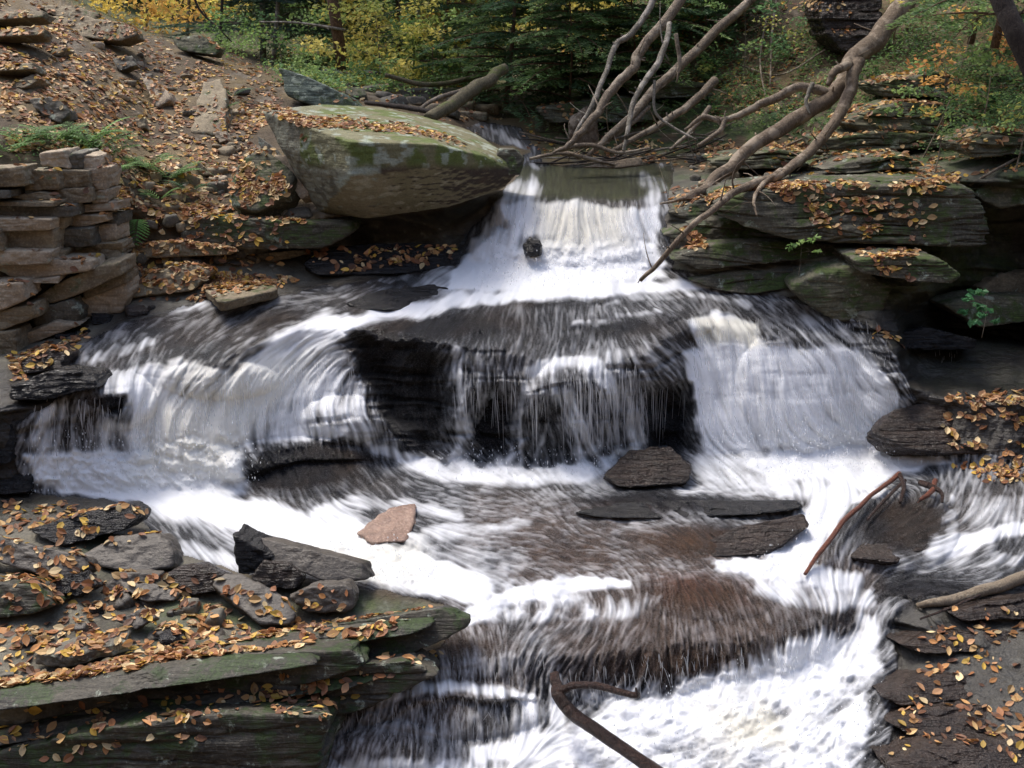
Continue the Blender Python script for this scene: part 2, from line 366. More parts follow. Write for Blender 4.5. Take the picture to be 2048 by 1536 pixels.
# ---- bedding: thin beds that stick out by different amounts, in world height
def bed1(z, x, y, seed, thick, dip):
    zz = (z + dip * x + (fbm(x * .9, y * .9, 0, seed, 3) - .5) * .28 + (fbm(z * 5 + x * .25, x * .3, 0, seed + 9, 3) - .5) * .16) / thick
    i = np.floor(zz); f = zz - i
    def out(i): return vnoise(x * 1.3 + i * 17.3, y * .7 + i * 5.1, i * 3.7, seed + 3) * .6 + .4 * vnoise(x * 5 + i * 9.1, y * 3, i * 1.3, seed + 5)
    a = out(i); b2 = out(i + 1); e = sstep(.78, 1.0, f)
    g = sstep(.3, .62, vnoise(x * 1.9 + i * 7.7, i * 2.3, 0, seed + 14))
    return a * (1 - e) + b2 * e - .42 * g * np.exp(-((f - .9) / .09) ** 2)
def beds(z, x, y, seed, thick, dip=0.0, ragged=.5):
    m = sstep(.35, .65, fbm(x * 1.1 + 5, z * 4, 0, seed + 21, 3))
    return .62 * bed1(z, x, y, seed, thick * 2.3, dip) + (.12 + .34 * m) * bed1(z, x, y, seed + 31, thick, dip * 1.3 + .02) + .06
BR = beds(Z, X, Yd, 21, .085, .03); BF = beds(Z, X, Yd, 33, .11, -.10); BW = beds(Z, X, Yd, 41, .11, -.02); BL = beds(Z, X, Yd, 57, .12, -.08)
sg = .15 + .85 * steep
push += rockR * sg * (BR * .42 - .15) + mossR * (1 - rockR) * (BR * .4 - .12) + rockFR * (beds(Z, X, Yd, 61, .09, .03) * .6 - .2)
push += rockFL * sg * (BF * .22 - .08) + bankL * (1 - WM) * (BL * .28 - .1)
wetbed = sstep(900, 860, Vv) * (1 - POOL) * sstep(540, 580, Vv)
rough_soil = np.clip(1 - WM - rockR - rockFL - rockFR - bankL, 0, 1)
push += rough_soil * (fbm(X * 1.3, Yd * 1.3, Z * 1.3, 71, 5) - .5) * .5
push += (1 - WM) * (fbm(X * 9, Yd * 9, Z * 9, 72, 4) - .5) * .08

# ---- foam strength, painted as where the stream breaks: (polyline x,y,radius), strength
FO = np.zeros_like(W)
def foam_line(pts, s, p=1.6):
    m = 2.2 * max(q[2] for q in pts); W_ = window([q[:2] for q in pts], m)
    d = line_dist(pts, UW[W_], VW[W_]); FO[W_] = np.maximum(FO[W_], s * np.clip(1.25 - d ** p * .75, 0, 1))
def foam_poly(poly, s, soft=16):
    W_ = window(poly, soft + 20); FO[W_] = np.maximum(FO[W_], s * poly_mask(poly, UW[W_], VW[W_], soft))
FO += .30 * WM
foam_poly([(1005,400),(1150,398),(1230,415),(1318,412),(1325,500),(1335,560),(900,580),(930,510),(965,450)], .93, 12)
foam_poly([(940,470),(1060,500),(1310,480),(1335,530),(1300,575),(1050,590),(880,580),(925,510)], 1.3)
foam_line([(1060,375,30),(1015,385,22)], .8); foam_line([(1300,400,25),(1330,375,14)], .55)
foam_line([(1440,565,9),(1330,575,13),(1180,585,14),(1050,592,15),(930,606,16),(840,622,16),(760,632,15),(700,645,18),(650,660,26)], 1.05)
foam_line([(900,600,20),(810,552,14),(740,560,6)], .62); foam_line([(930,560,30),(850,560,18)], .7)
foam_line([(1200,610,8),(1280,600,10),(1380,590,10),(1500,610,10)], .6); foam_line([(1150,650,8),(1240,642,8),(1320,630,9)], .6)
foam_line([(660,650,34),(600,690,48),(540,745,60)], .98); foam_line([(540,745,60),(470,820,80),(400,900,95)], 1.05)
foam_poly([(330,715),(480,735),(640,640),(715,720),(740,790),(760,850),(640,830),(610,860),(470,880),(300,860),(320,780)], .86)
foam_poly([(180,735),(330,725),(340,800),(260,790),(190,800)], .78)
foam_line([(310,790,60),(330,870,85),(360,960,90)], 1.25)
foam_poly([(60,800),(180,800),(300,870),(300,960),(60,930)], .74); foam_poly([(38,905),(280,890),(480,860),(500,990),(260,1000),(70,975)], 1.05)
foam_line([(460,880,28),(560,862,24),(680,862,18)], .85); foam_line([(660,830,18),(740,815,14)], .8)
foam_line([(480,800,50),(620,760,60)], .75); foam_poly([(600,760),(740,780),(780,850),(830,920),(700,890),(620,860)], .64)
foam_line([(760,895,14),(830,925,20),(900,945,22),(1040,950,26),(1180,945,22),(1260,905,13),(1330,900,10)], .88)
foam_line([(120,975,12),(280,985,22),(430,1015,36),(560,1050,42),(650,1085,46),(740,1120,48),(860,1155,40),(960,1180,30)], 1.25)
foam_line([(330,1000,30),(460,1060,50),(520,1090,36)], .66)
foam_line([(650,1025,22),(740,1005,18),(830,1010,16),(920,1035,14)], .78); foam_line([(700,1060,45),(640,1040,34)], .9)
foam_line([(850,1070,22),(950,1060,18),(1060,1050,12)], .72); foam_line([(330,1090,20),(440,1120,26),(480,1145,20)], .8)
foam_poly([(800,1060),(1000,1060),(1080,1130),(1000,1200),(760,1170)], .62)
foam_line([(935,1235,14),(1000,1205,20),(1080,1180,22),(1160,1165,18),(1260,1170,8)], 1.05); foam_poly([(940,1235),(1150,1180),(1330,1190),(1280,1240),(1000,1260)], .62)
foam_poly([(905,700),(1360,690),(1370,760),(1290,780),(1290,905),(1100,930),(1090,800),(1000,760),(930,790),(900,760)], .50)
foam_line([(915,700,14),(925,780,14),(925,850,12),(910,920,12)], .72); foam_line([(975,790,10),(945,830,12),(925,880,12)], .66)
foam_line([(1060,745,16),(1120,725,14),(1195,730,16)], .88); foam_line([(1190,730,16),(1240,790,22),(1275,880,16)], .72)
foam_line([(1060,760,18),(1030,830,12),(1020,915,10)], .62); foam_line([(1045,800,6),(1043,920,6)], .85); foam_line([(1090,850,8),(1075,920,8)], .8)
foam_line([(1130,790,22),(1160,850,30),(1180,920,26)], .66)
foam_poly([(1372,640),(1430,618),(1515,640),(1530,690),(1390,700)], .92, 8)
foam_poly([(1365,700),(1460,675),(1560,690),(1720,690),(1790,760),(1805,860),(1740,880),(1550,910),(1400,915),(1385,810)], .95)
foam_poly([(1430,720),(1600,710),(1700,740),(1690,860),(1480,870)], .97, 40)
foam_poly([(1530,625),(1660,625),(1760,690),(1790,740),(1580,700)], .50)
foam_poly([(1480,925),(1700,870),(1790,850),(1870,905),(1900,930),(1800,945),(1740,985),(1640,960),(1540,960)], 1.35, 14)
foam_poly([(1390,905),(1560,900),(1720,980),(1640,1005),(1480,985),(1380,960)], .84)
foam_line([(1360,985,14),(1450,975,22),(1560,985,16)], .72); foam_line([(1170,960,20),(1250,960,14)], .6)
foam_line([(1690,980,36),(1650,1020,42),(1610,1080,44),(1575,1130,44)], 1.15); foam_line([(1760,985,14),(1720,1000,16)], .9)
foam_line([(1440,1130,16),(1520,1140,26),(1600,1150,34),(1700,1165,26)], 1.0); foam_poly([(1500,1150),(1740,1150),(1760,1215),(1660,1230),(1500,1200)], .80)
foam_line([(1740,1200,14),(1690,1290,8)], .6); foam_poly([(1400,1195),(1760,1190),(1700,1290),(1480,1330),(1150,1330),(1150,1290),(1350,1250)], .30)
foam_poly([(1290,1400),(1400,1360),(1560,1330),(1660,1290),(1730,1225),(1760,1225),(1770,1330),(1740,1400),(1740,1540),(1760,1720),(1150,1720),(1160,1440)], .90, 22)
foam_poly([(1150,1380),(1400,1340),(1500,1300),(1640,1310),(1400,1420),(1180,1450)], .72)
foam_line([(1640,1330,70),(1500,1390,70),(1330,1430,60)], 1.08)
foam_poly([(690,1400),(860,1370),(1030,1385),(1060,1500),(820,1540),(640,1560),(660,1480)], .50)
foam_line([(740,1402,14),(860,1376,16),(960,1380,15),(1050,1395,14)], .82); foam_line([(1050,1400,20),(1060,1450,20),(1060,1500,30)], .88)
foam_line([(960,1510,18),(1080,1500,40),(1200,1480,50)], 1.0); foam_line([(1110,1350,12),(1110,1400,20),(1120,1450,20)], .85)
foam_poly([(800,1310),(1120,1300),(1110,1370),(960,1365),(740,1380)], .5); foam_line([(600,1560,30),(800,1550,30),(1100,1560,60)], .8)
foam_poly([(1890,985),(2060,985),(2060,1050),(1920,1060),(1890,1030)], .62); foam_line([(1900,1030,14),(1900,1080,24),(1860,1115,16)], .85)
foam_line([(1900,1100,22),(1960,1075,18),(2060,1055,14)], .95); foam_line([(1780,1135,14),(1880,1130,20),(2060,1120,18)], .60)
foam_line([(1870,700,6),(1875,790,6)], .5); foam_line([(1895,700,5),(1902,780,5)], .5)
foam_line([(950,248,8),(1000,268,12),(1040,290,14),(1062,312,10)], .62); foam_line([(1060,330,8),(1090,338,8)], .7)
foam_line([(1240,350,16),(1320,370,26)], .50)  # sparkle on the pool, painted in through the foam strength
foam_line([(310,690,10),(250,700,16),(180,720,14)], .62); foam_line([(400,620,10),(560,600,12),(700,590,6)], .5); foam_line([(340,625,8),(410,605,10)], .7)
# calmer, dark places: (x,y,rx,ry,amount)
for (cx, cy, rx, ry, a) in [(1180,360,90,28,.3),(800,560,120,25,.2),(600,940,130,45,.42),(560,965,60,14,.3),(670,915,60,12,.3),(900,650,150,30,.25),(1250,660,100,18,.2),(1100,605,120,12,.2),(1290,945,75,42,.45),(1330,1010,200,16,.28),(1420,1085,150,30,.3),
        (780,720,90,50,.5),(820,830,70,80,.4),(985,850,45,60,.38),(1110,870,30,50,.22),(1330,850,36,70,.45),(130,860,25,45,.25),(215,810,60,30,.3),(170,860,22,50,.25),(670,860,60,30,.15),
        (1400,1190,120,40,.25),(1350,1330,200,45,.22),(920,1290,150,20,.15),(880,1425,80,25,.25),(760,1500,90,25,.22),(980,1450,40,30,.3),(1065,488,16,14,1.2),(680,790,30,40,.15),(1800,1060,90,55,.4),
        (560,640,120,30,.18),(640,540,160,20,.25),(1090,1110,140,50,.12),(1250,820,20,40,.15),(1850,1180,120,25,.3)]:
    FO -= a * np.exp(-(((U - cx) / rx) ** 2 + ((Vv - cy) / ry) ** 2) * 1.1)

# ---- direction of the current (survey frame), sampled and spread
FLOW = [(1150,460,-.05,1,90),(1000,450,-.25,1,50),(1300,460,.1,1,50),(1100,560,-1,.5,60),(800,600,-1,.35,110),(600,590,-1,.3,100),(350,640,-1,.4,110),(1350,590,1,.25,100),(1600,620,.7,.7,70),
 (1100,630,-.1,1,60),(640,680,-.7,.8,50),(550,780,-.35,1,70),(700,780,.1,1,60),(350,820,-.1,1,80),(230,760,-.4,1,50),(120,860,-.15,1,60),(260,930,.3,.8,60),(760,860,.45,1,60),
 (480,940,.5,.6,60),(600,940,.2,1,60),(250,990,1,.12,60),(450,1030,1,.4,80),(420,1110,.5,1,40),(640,1090,1,.3,60),(850,1140,1,.15,80),(760,1010,1,.1,50),(900,1080,.9,.4,80),
 (1000,990,1,.15,70),(1200,1080,1,.25,110),(1100,1120,.8,.5,60),(1100,1220,-.9,.3,60),(1300,1230,-.9,.2,60),(1450,1190,.3,.15,50),(1350,1310,.5,.9,90),(1500,1260,.6,.7,70),(1650,1190,.6,.6,70),(1550,1300,.35,.9,60),
 (1000,850,0,1,100),(1200,850,.1,1,70),(1000,720,0,1,80),(1200,680,.1,1,80),(1450,660,-.05,1,60),(1450,800,.12,1,60),(1600,800,.3,1,70),(1740,780,.45,1,60),(1600,930,.9,.35,60),(1780,910,1,.15,60),(1500,970,.6,.6,50),
 (1660,1020,-.5,1,50),(1590,1100,-.5,.8,50),(1560,1150,1,.1,50),(1420,1020,.3,.3,60),(1950,1010,-.05,1,60),(1930,1090,-.8,.3,50),(1850,1140,-1,.12,80),(1740,1260,-.5,1,50),
 (1650,1330,-.8,.8,70),(1450,1420,-.9,.35,90),(1600,1480,-.7,.6,90),(1300,1500,-.9,.2,90),(900,1340,-.1,1,80),(850,1440,-.15,1,90),(750,1500,-.3,1,60),(1050,1440,.05,1,50),(1100,1510,-.8,.2,50),
 (1200,350,-.1,.2,70),(1290,385,.1,.8,40),(1010,280,.5,.8,40),(1700,680,.5,.8,60)]
fx = np.zeros_like(W); fy = np.zeros_like(W) + 1e-6
for (cx, cy, dx, dy, r) in FLOW:
    g = np.exp(-(((U - cx) ** 2 + (Vv - cy) ** 2) / (1.3 * r * r)) * .5) + 1e-5 * np.exp(-np.hypot(U - cx, Vv - cy) / 150)
    fx += g * dx; fy += g * dy
wob = (fbm(U / 70., Vv / 70., 0, 91, 3) - .5) * 1.1
ln = np.hypot(fx, fy) + 1e-12; fx /= ln; fy /= ln
fx, fy = fx * np.cos(wob) - fy * np.sin(wob), fx * np.sin(wob) + fy * np.cos(wob)
# line integral convolution over the index grid
def bil(A, r, c):
    r = np.clip(r, 0, NV - 1.001); c = np.clip(c, 0, NU - 1.001)
    r0 = r.astype(np.int32); c0 = c.astype(np.int32); fr = r - r0; fc = c - c0
    return A[r0, c0] * (1 - fr) * (1 - fc) + A[r0 + 1, c0] * fr * (1 - fc) + A[r0, c0 + 1] * (1 - fr) * fc + A[r0 + 1, c0 + 1] * fr * fc
def lic(src, steps, h):
    R0, C0 = np.mgrid[0:NV, 0:NU].astype(np.float32); acc = src.copy(); wsum = 1.0
    for sgn in (1, -1):
        r, c = R0.copy(), C0.copy()
        for k in range(steps):
            ri = np.clip(r, 0, NV - 1).astype(np.int32); ci = np.clip(c, 0, NU - 1).astype(np.int32)
            r = r + sgn * h * fy[ri, ci]; c = c + sgn * h * fx[ri, ci]
            wgt = 1 - k / steps; acc += wgt * bil(src, r, c); wsum += wgt if sgn == 1 else wgt
    acc /= wsum; acc -= acc.mean(); acc /= acc.std(); return acc.astype(np.float32)
RP = lic(blur(RS.rand(NV, NU).astype(np.float32), 1, 0), 3, 1.0)
sharp = RS.rand(NV, NU).astype(np.float32)
L1 = lic(blur(sharp, 1, 1), 8, 1.0); LL = lic(blur(RS.rand(NV, NU).astype(np.float32), 1, 1), 22, 1.1)
L2 = lic(blur(blur(RS.rand(NV, NU).astype(np.float32), 2, 1), 2, 0), 11, 1.5)
L3 = lic(blur(blur(RS.rand(NV, NU).astype(np.float32), 6, 1), 6, 0), 13, 2.4)
TB = fbm(U / 26. + L3 * .25, Vv / 15. + L2 * .1, 0, 77, 5, .48) - .5; TB = TB / TB.std()
turb = np.zeros_like(W)
for poly in ([(940,490),(1330,490),(1330,580),(880,590)], [(50,900),(500,870),(520,990),(80,980)], [(1480,900),(1900,860),(1900,950),(1500,960)], [(1150,1400),(1760,1300),(1760,1720),(1100,1720)],
             [(640,1070),(900,1070),(900,1190),(700,1180)], [(1440,1110),(1620,1060),(1620,1170),(1440,1160)], [(950,1180),(1200,1160),(1200,1250),(940,1250)], [(820,900),(1260,900),(1260,965),(820,965)]):
    turb = np.maximum(turb, region(poly, 30))
patch = fbm(U / 60., Vv / 34., 0, 31, 4) - .5; patch /= patch.std()
flat_ = region([(860,955),(1200,975),(1560,960),(1660,1120),(1400,1190),(1150,1165),(1000,1205),(900,1060)], 40)
rip = fbm(U / 22. + patch * .5, Vv / 5.5, 0, 61, 4, .6) - .5; rip /= rip.std()
bub = fbm(U / 7., Vv / 5., 0, 67, 3, .7) - .5; bub /= bub.std()
N = .15 * L1 + .55 * LL + .5 * L2 + .38 * L3 + .36 * patch
N = N * (1 - .65 * flat_) + flat_ * .5 * rip
N = N * (1 - .6 * turb) + TB * turb * .55
N = N / N.std()
FOs = blur(blur(FO, 3, 0), 3, 1)
FA = WM * sstep(-.02, 1.06, (FOs - .65) * 1.6 + .5 + (N + .15 * RP) * (.09 + .075 * sstep(.35, .6, FO) - .09 * sstep(.85, 1.1, FO)) + turb * (bub * .02 + L3 * .10 + patch * .13))
FA = .5 * FA + .5 * blur(blur(FA, 1, 0), 1, 1)
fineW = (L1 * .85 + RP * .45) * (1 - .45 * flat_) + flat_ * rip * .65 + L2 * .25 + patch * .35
crest = (.05 + .40 * sstep(-1.1, 3.2, fineW)) * WM * (1 - .8 * POOL) * sstep(-.15, .32, FO) * (1 - .38 * region([(120,640),(560,580),(900,590),(1350,590),(1620,600),(1740,680),(1350,690),(900,700),(640,650),(400,710),(150,720)], 25)) * (1 - .5 * region([(1130,1260),(1450,1200),(1740,1200),(1720,1300),(1500,1350),(1300,1390),(1130,1390)], 30)) * (1 - POOL * .8) * sstep(.05, .3, FO)      # painted sky glints: bright thin threads on the dark film
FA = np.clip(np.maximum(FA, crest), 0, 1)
FO0 = blur(blur(FO, 4, 0), 4, 1)
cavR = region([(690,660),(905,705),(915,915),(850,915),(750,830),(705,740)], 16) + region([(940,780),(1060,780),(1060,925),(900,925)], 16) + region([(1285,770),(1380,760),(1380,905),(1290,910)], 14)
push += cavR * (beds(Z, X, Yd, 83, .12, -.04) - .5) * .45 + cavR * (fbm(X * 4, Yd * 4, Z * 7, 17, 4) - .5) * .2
calm = 1 - sstep(.45, .8, FO0) * .93
push += WM * calm * (wetbed * (BW * .24 - .09) + (1 - wetbed) * (1 - POOL) * (BW - .5) * .07 * sstep(560, 600, Vv))
push += WM * (1 - POOL * .9) * (N * .007 + L3 * .010 + FA * .02) + WM * turb * (np.clip(TB, -2, 2.5) * .015 + bub * .0015)
push += WM * (1 - POOL) * (L2 * .008 + RP * .004 + L1 * .006) * (1 - FA)
# push is a horizontal displacement towards the camera; on flat water it must lift instead of slide
push = blur(push, 1, 0)
Yn = Yd - push * (.35 + .65 * steep)
# lift, so that a bump on a shelf rises: slide along the sight line stays in the relief, plus true height
XYZ = P(U, Vv, Yn)
XYZ[..., 2] += np.clip(push, -.3, .4) * (1 - steep) * .25 * WM
print('terrain ready', XYZ.shape)

# ---- colours
def C3(c): return np.array(c)[None, None, :]
def mixc(a, b, f): return a * (1 - f[..., None]) + b * f[..., None]
n1 = fbm(X * 1.1, Yd * 1.1, Z, 101, 5); n2 = fbm(X * 4, Yd * 4, Z * 4, 103, 4); n3 = fbm(X * 14, Yd * 14, Z * 14, 105, 3)
wd = mixc(C3((.012, .012, .014)) + 0 * XYZ, C3((.04, .027, .018)), sstep(.45, .65, n1) * .8)
brown = region([(960,1000),(1350,1040),(1750,1130),(1740,1230),(1550,1360),(1100,1370),(700,1560),(640,1500),(850,1300)], 40)
wd = mixc(wd, C3((.075, .042, .024)), brown * .9 * sstep(.2, .55, n2 * .5 + n1 * .5))
redp = region([(1290,1150),(1400,1140),(1520,1185),(1500,1215),(1340,1215),(1300,1180)], 14)
wd = mixc(wd, C3((.12, .05, .032)), redp * .45 * sstep(.3, .6, n2))
wd = mixc(wd, C3((.06, .065, .02)), POOL * .8)  # green reflection of the woods painted into the pool colour
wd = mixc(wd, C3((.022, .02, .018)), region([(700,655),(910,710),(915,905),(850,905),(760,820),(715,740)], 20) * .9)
gd = mixc(C3((.14, .10, .046)) + 0 * XYZ, C3((.06, .04, .02)), sstep(.35, .65, n1))
gd = mixc(gd, C3((.2, .17, .13)), sstep(.6, .72, n2) * .5)
rockc = mixc(C3((.16, .15, .115)) + 0 * XYZ, C3((.07, .065, .05)), sstep(.35, .65, n2))
rockc = mixc(rockc, C3((.27, .27, .22)), sstep(.62, .75, n3 * .5 + n1 * .5))
mossc = mixc(C3((.05, .085, .015)) + 0 * XYZ, C3((.02, .035, .008)), sstep(.3, .7, n3))
gd = mixc(gd, rockc, np.clip(rockR + bankL * .9 + rockFL * .9 + rockFR, 0, 1))
gd = mixc(gd, mossc, np.clip(mossR * .85 * sstep(.35, .55, n2) + rockR * sstep(.5, .65, n1) * .7 + rockFL * sstep(.5, .62, n1) * .6, 0, 1))
wetg = np.clip(region([(-520,720),(120,740),(250,620),(480,585),(700,540),(900,480),(1010,400),(930,600),(100,830),(60,1000),(-520,1030)], 30) + rockFR * .9
        + region([(1790,600),(2600,560),(2600,1190),(1760,1190),(1700,700)], 30) + blur(blur(WM, 8, 0), 8, 1) * .8
        + region([(-520,985),(260,1000),(340,1110),(60,1060),(-520,1100)], 30) * .8, 0, 1)
gd = mixc(gd, C3((.022, .02, .018)), wetg * .88)
gd = mixc(gd, C3((.07, .10, .03)), sstep(21, 27, Yd) * sstep(.35, .55, n2) * .8)
wd = wd * (1 + .35 * np.clip(RP * .5 + L1 * .5, -2, 2))[..., None]

ids = np.arange(NV * NU).reshape(NV, NU)
quads = np.stack([ids[:-1, :-1], ids[1:, :-1], ids[1:, 1:], ids[:-1, 1:]], -1).reshape(-1, 4)
wq = ((WM[:-1, :-1] + WM[1:, 1:]) > 1.0).reshape(-1)
def sub(mask_q, name, mat, cols, attrs):
    q = quads[mask_q]; used = np.unique(q); mp = np.full(NV * NU, -1, np.int64); mp[used] = np.arange(len(used))
    return mesh_np(name, XYZ.reshape(-1, 3)[used], mp[q], None, [mat], None, cols.reshape(-1, 3)[used], {k: a.reshape(-1)[used] for k, a in attrs.items()}, True, (0, 0, 0))
cream = np.clip(.75 * region([(1060,400),(1260,400),(1250,490),(1080,500)], 30) + .6 * region([(330,720),(650,700),(450,950),(260,960)], 50)
     + .8 * region([(1390,630),(1520,640),(1520,690),(1400,690)], 12) + .7 * region([(620,1080),(840,1080),(840,1170),(640,1150)], 40) + .9 * region([(1400,1420),(1600,1380),(1620,1500),(1480,1540)], 60) * sstep(.4, .6, n2), 0, 1)
o = sub(~wq, 'ground', M['ground'], gd, {'wet': wetg}); tag(o, 'brown soil and layered rock banks of the gorge', 'ground', kind='structure')
o = sub(wq, 'water', M['water'], wd, {'foam': FA, 'cream': cream}); tag(o, 'white water tumbling over dark ledges', 'stream', kind='structure')  # foam attribute: froth plus painted glints

# far ground, reaching away on every side under the surveyed part
gx = np.concatenate([np.linspace(-260, -30, 24), np.linspace(-27, 27, 37), np.linspace(30, 260, 24)]); gyy = np.concatenate([np.linspace(-60, 50, 56), np.linspace(54, 320, 40)])
GX, GY = np.meshgrid(gx, gyy)
GZ = -.6 + np.where((GX < 0) & (GY > 24), .02, .30) * np.clip(np.abs(GX) - 8 - GY * .02, 0, 60) + np.clip(GY - 18, 0, 400) * .02 + np.clip(-GY - 3, 0, 60) * .75 + .35 * np.clip(np.abs(GX) - 13, 0, 40) * (GY < 14) + (fbm(GX / 9, GY / 9, 0, 120, 4) - .5) * 2.2 - .8  # rise behind the camera is unseen, shaped to block low sky
inner = (GY < 30) & (GY > 4) & (np.abs(GX) < 14)
GZ = np.where(inner, np.minimum(GZ, -1.6), GZ)
gi = np.arange(GX.size).reshape(GX.shape); gq = np.stack([gi[:-1, :-1], gi[:-1, 1:], gi[1:, 1:], gi[1:, :-1]], -1).reshape(-1, 4)
gc = np.tile(np.array([[.09, .06, .035]]), (GX.size, 1))
tag(mesh_np('hills', np.stack([GX, GY, GZ], -1).reshape(-1, 3), gq, None, [M['ground']], None, gc, {'wet': np.zeros(GX.size)}, True, (0, 0, 0)), 'wooded hills beyond the gorge, with an added sky-blocking rise behind the camera', 'hills', kind='structure')

# surface lookup used to rest things on the ground
Nrm = np.cross(np.gradient(XYZ, axis=1), np.gradient(XYZ, axis=0)); Nrm /= np.linalg.norm(Nrm, axis=-1, keepdims=True) + 1e-9
Nrm *= np.sign(Nrm[..., 2:3] + 1e-9) * 1.0
def cell(px, py): return int(np.clip(np.searchsorted(v_ax, py), 0, NV - 1)), int(np.clip(np.searchsorted(u_ax, px), 0, NU - 1))
def G(px, py):
    r, c = cell(px, py); return Vector(XYZ[r, c].tolist())
def GYd(px, py):
    r, c = cell(px, py); return float(XYZ[r, c, 1])
# ================================================================ ROCKS
_ico = {}
def ico(sub):
    if sub not in _ico:
        bm = bmesh.new(); bmesh.ops.create_icosphere(bm, subdivisions=sub, radius=1)
        V = np.array([v.co[:] for v in bm.verts]); F = np.array([[v.index for v in f.verts] for f in bm.faces]); bm.free()
        _ico[sub] = (V, F)
    return _ico[sub]
ROCKS = []
def hull_rock(name, pts, mat, label=None, cat=None, group=None, sub=5, rough=.03, beds_amp=0.0, bed_t=.07, p=22, parent=None, seed=None, lump=.06, kind=None):
    seed = seed if seed is not None else random.randint(1, 9999)
    bm = bmesh.new()
    for q in pts: bm.verts.new(q)
    r = bmesh.ops.convex_hull(bm, input=bm.verts)
    A = np.array([q[:] for q in pts], float); c = (A.min(0) + A.max(0)) / 2
    Nn, D = [], []
    bm.normal_update()
    cc = Vector(c.tolist())
    for f in bm.faces:
        n = f.normal.copy(); d = (f.verts[0].co - cc).dot(n)
        if d < 0: n = -n; d = -d
        if d > 1e-5: Nn.append(n[:]); D.append(d)
    bm.free()
    Nn = np.array(Nn); D = np.array(D)
    key = np.unique(np.round(Nn, 2), axis=0, return_index=True)[1]; Nn = Nn[key]; D = D[key]
    B = A - c; ev, R = np.linalg.eigh(B.T @ B / len(B)); ext = np.sqrt(np.maximum(ev, 1e-6)) + .12 * math.sqrt(ev.max())
    V, F = ico(sub); dirs = (V * ext) @ R.T; dirs /= np.linalg.norm(dirs, axis=1, keepdims=True)
    q = np.maximum(dirs @ Nn.T / D[None], 1e-6)
    mx = q.max(1); rad = 1 / (mx * ((q / mx[:, None]) ** p).sum(1) ** (1 / p))
    X_ = c + dirs * rad[:, None]
    size = float(np.linalg.norm(A.max(0) - A.min(0)))
    f1 = fbm(X_[:, 0] * 3 / max(size, .3) + seed, X_[:, 1] * 3 / max(size, .3), X_[:, 2] * 5 / max(size, .3), seed % 40, 4) - .5
    f2 = fbm(X_[:, 0] * 14 + seed, X_[:, 1] * 14, X_[:, 2] * 20, seed % 37, 4) - .5
    X_ = X_ + dirs * np.clip(rad, 0, .6)[:, None] * (f1 * lump * 4)[:, None] + dirs * (f2 * rough * 2)[:, None]
    if beds_amp:
        bb = beds(X_[:, 2] + c[2] * 0, X_[:, 0], X_[:, 1], seed % 90, bed_t, random.uniform(-.1, .1)) - .5
        hd = dirs.copy(); hd[:, 2] *= .12
        X_ = X_ + hd * (bb * beds_amp)[:, None]
    o = mesh_np(name, X_, None, F, [mat], parent, None, None, True)
    if label: tag(o, label, cat, group, kind)
    ROCKS.append(o); return o

def rock(name, base, outline, mat, label, cat='rock', lean=.35, off=(0, .4, -.05), flat=None, dy=0.1, **kw):
    """outline = silhouette of the near face in the survey frame; base = where it meets the ground"""
    Yb = GYd(*base) - dy if isinstance(base, tuple) else float(base)
    by = base[1] if isinstance(base, tuple) else max(q[1] for q in outline)
    pts = []
    for q in outline:
        if flat is not None:
            z0 = P(base[0], base[1], Yb)[2] + flat - CAMZ
            Y = y_from_z(q[1], z0)
            if len(q) > 2: Y += q[2]
        else:
            Y = Yb + lean * (by - q[1]) * Yb / FPX + (q[2] if len(q) > 2 else 0)
        pts.append(PV(q[0], q[1], Y))
    pts += [p_ + Vector(off) for p_ in pts]
    return hull_rock(name, pts, mat, label, cat, **kw)

# --- the great block beside the upper fall
Y0 = 13.35
bp = [(520,220,.6),(640,208,1.7),(760,213,2.1),(850,233,2.0),(940,260,1.7),(1003,300,.9),(1044,326,.75),(1038,350,.45),(955,308,-.1),(870,288,-.5),(702,284,-.8),(606,302,-.1),(560,298,.25),
      (965,340,-.02),(880,330,-.52),(700,352,-.82),(612,352,.05),(636,425,.3),(735,437,.05),(900,414,.15),(1012,376,.45),(700,400,1.8),(950,360,1.8)]
BO = hull_rock('boulder', [PV(a, b, Y0 + d) for a, b, d in bp], M['boulder'], 'huge angular mossy boulder with a flat leaf-strewn top and lichen patches above the cascade', 'boulder', sub=7, rough=.014, beds_amp=.035, bed_t=.16, p=110, lump=.014, seed=12)
rock('rock', 13.7, [(998,296),(1030,298),(1048,316),(1040,348),(1010,350),(985,330)], M['ledge'], 'small greenish slab butting against the right tip of the huge boulder', off=(0,.5,-.05))
def project(V):
    yy = V[:, 1]; dz = CAMZ - V[:, 2]; F = CP * yy + SP * dz; dn = CP * dz - SP * yy      # forward and down in the survey frame
    return PX0 + FPX * V[:, 0] / F, PY0 + FPX * dn / F
me = BO.data; nv = len(me.vertices); vv = np.empty(nv * 3, np.float32); me.vertices.foreach_get('co', vv); vv = vv.reshape(-1, 3) + np.array(BO.location[:])
nn_ = np.empty(nv * 3, np.float32); me.vertices.foreach_get('normal', nn_); nn_ = nn_.reshape(-1, 3)
bx, by_ = project(vv); q1 = fbm(vv[:, 0] * 3, vv[:, 1] * 3, vv[:, 2] * 3, 4, 5); q2 = fbm(vv[:, 0] * 9, vv[:, 1] * 9, vv[:, 2] * 9, 6, 4); q3 = fbm(vv[:, 0] * 1.6, vv[:, 1] * 1.6, vv[:, 2] * 1.6, 9, 4)
def lay(cur, colr, f): return cur * (1 - f[:, None]) + np.array(colr)[None] * f[:, None]
cb = np.tile(np.array([[.075, .047, .032]]), (nv, 1)); cb = lay(cb, (.045, .033, .024), sstep(.4, .65, q1))  # brown lower front: stain, with underside shade painted into its dark tone
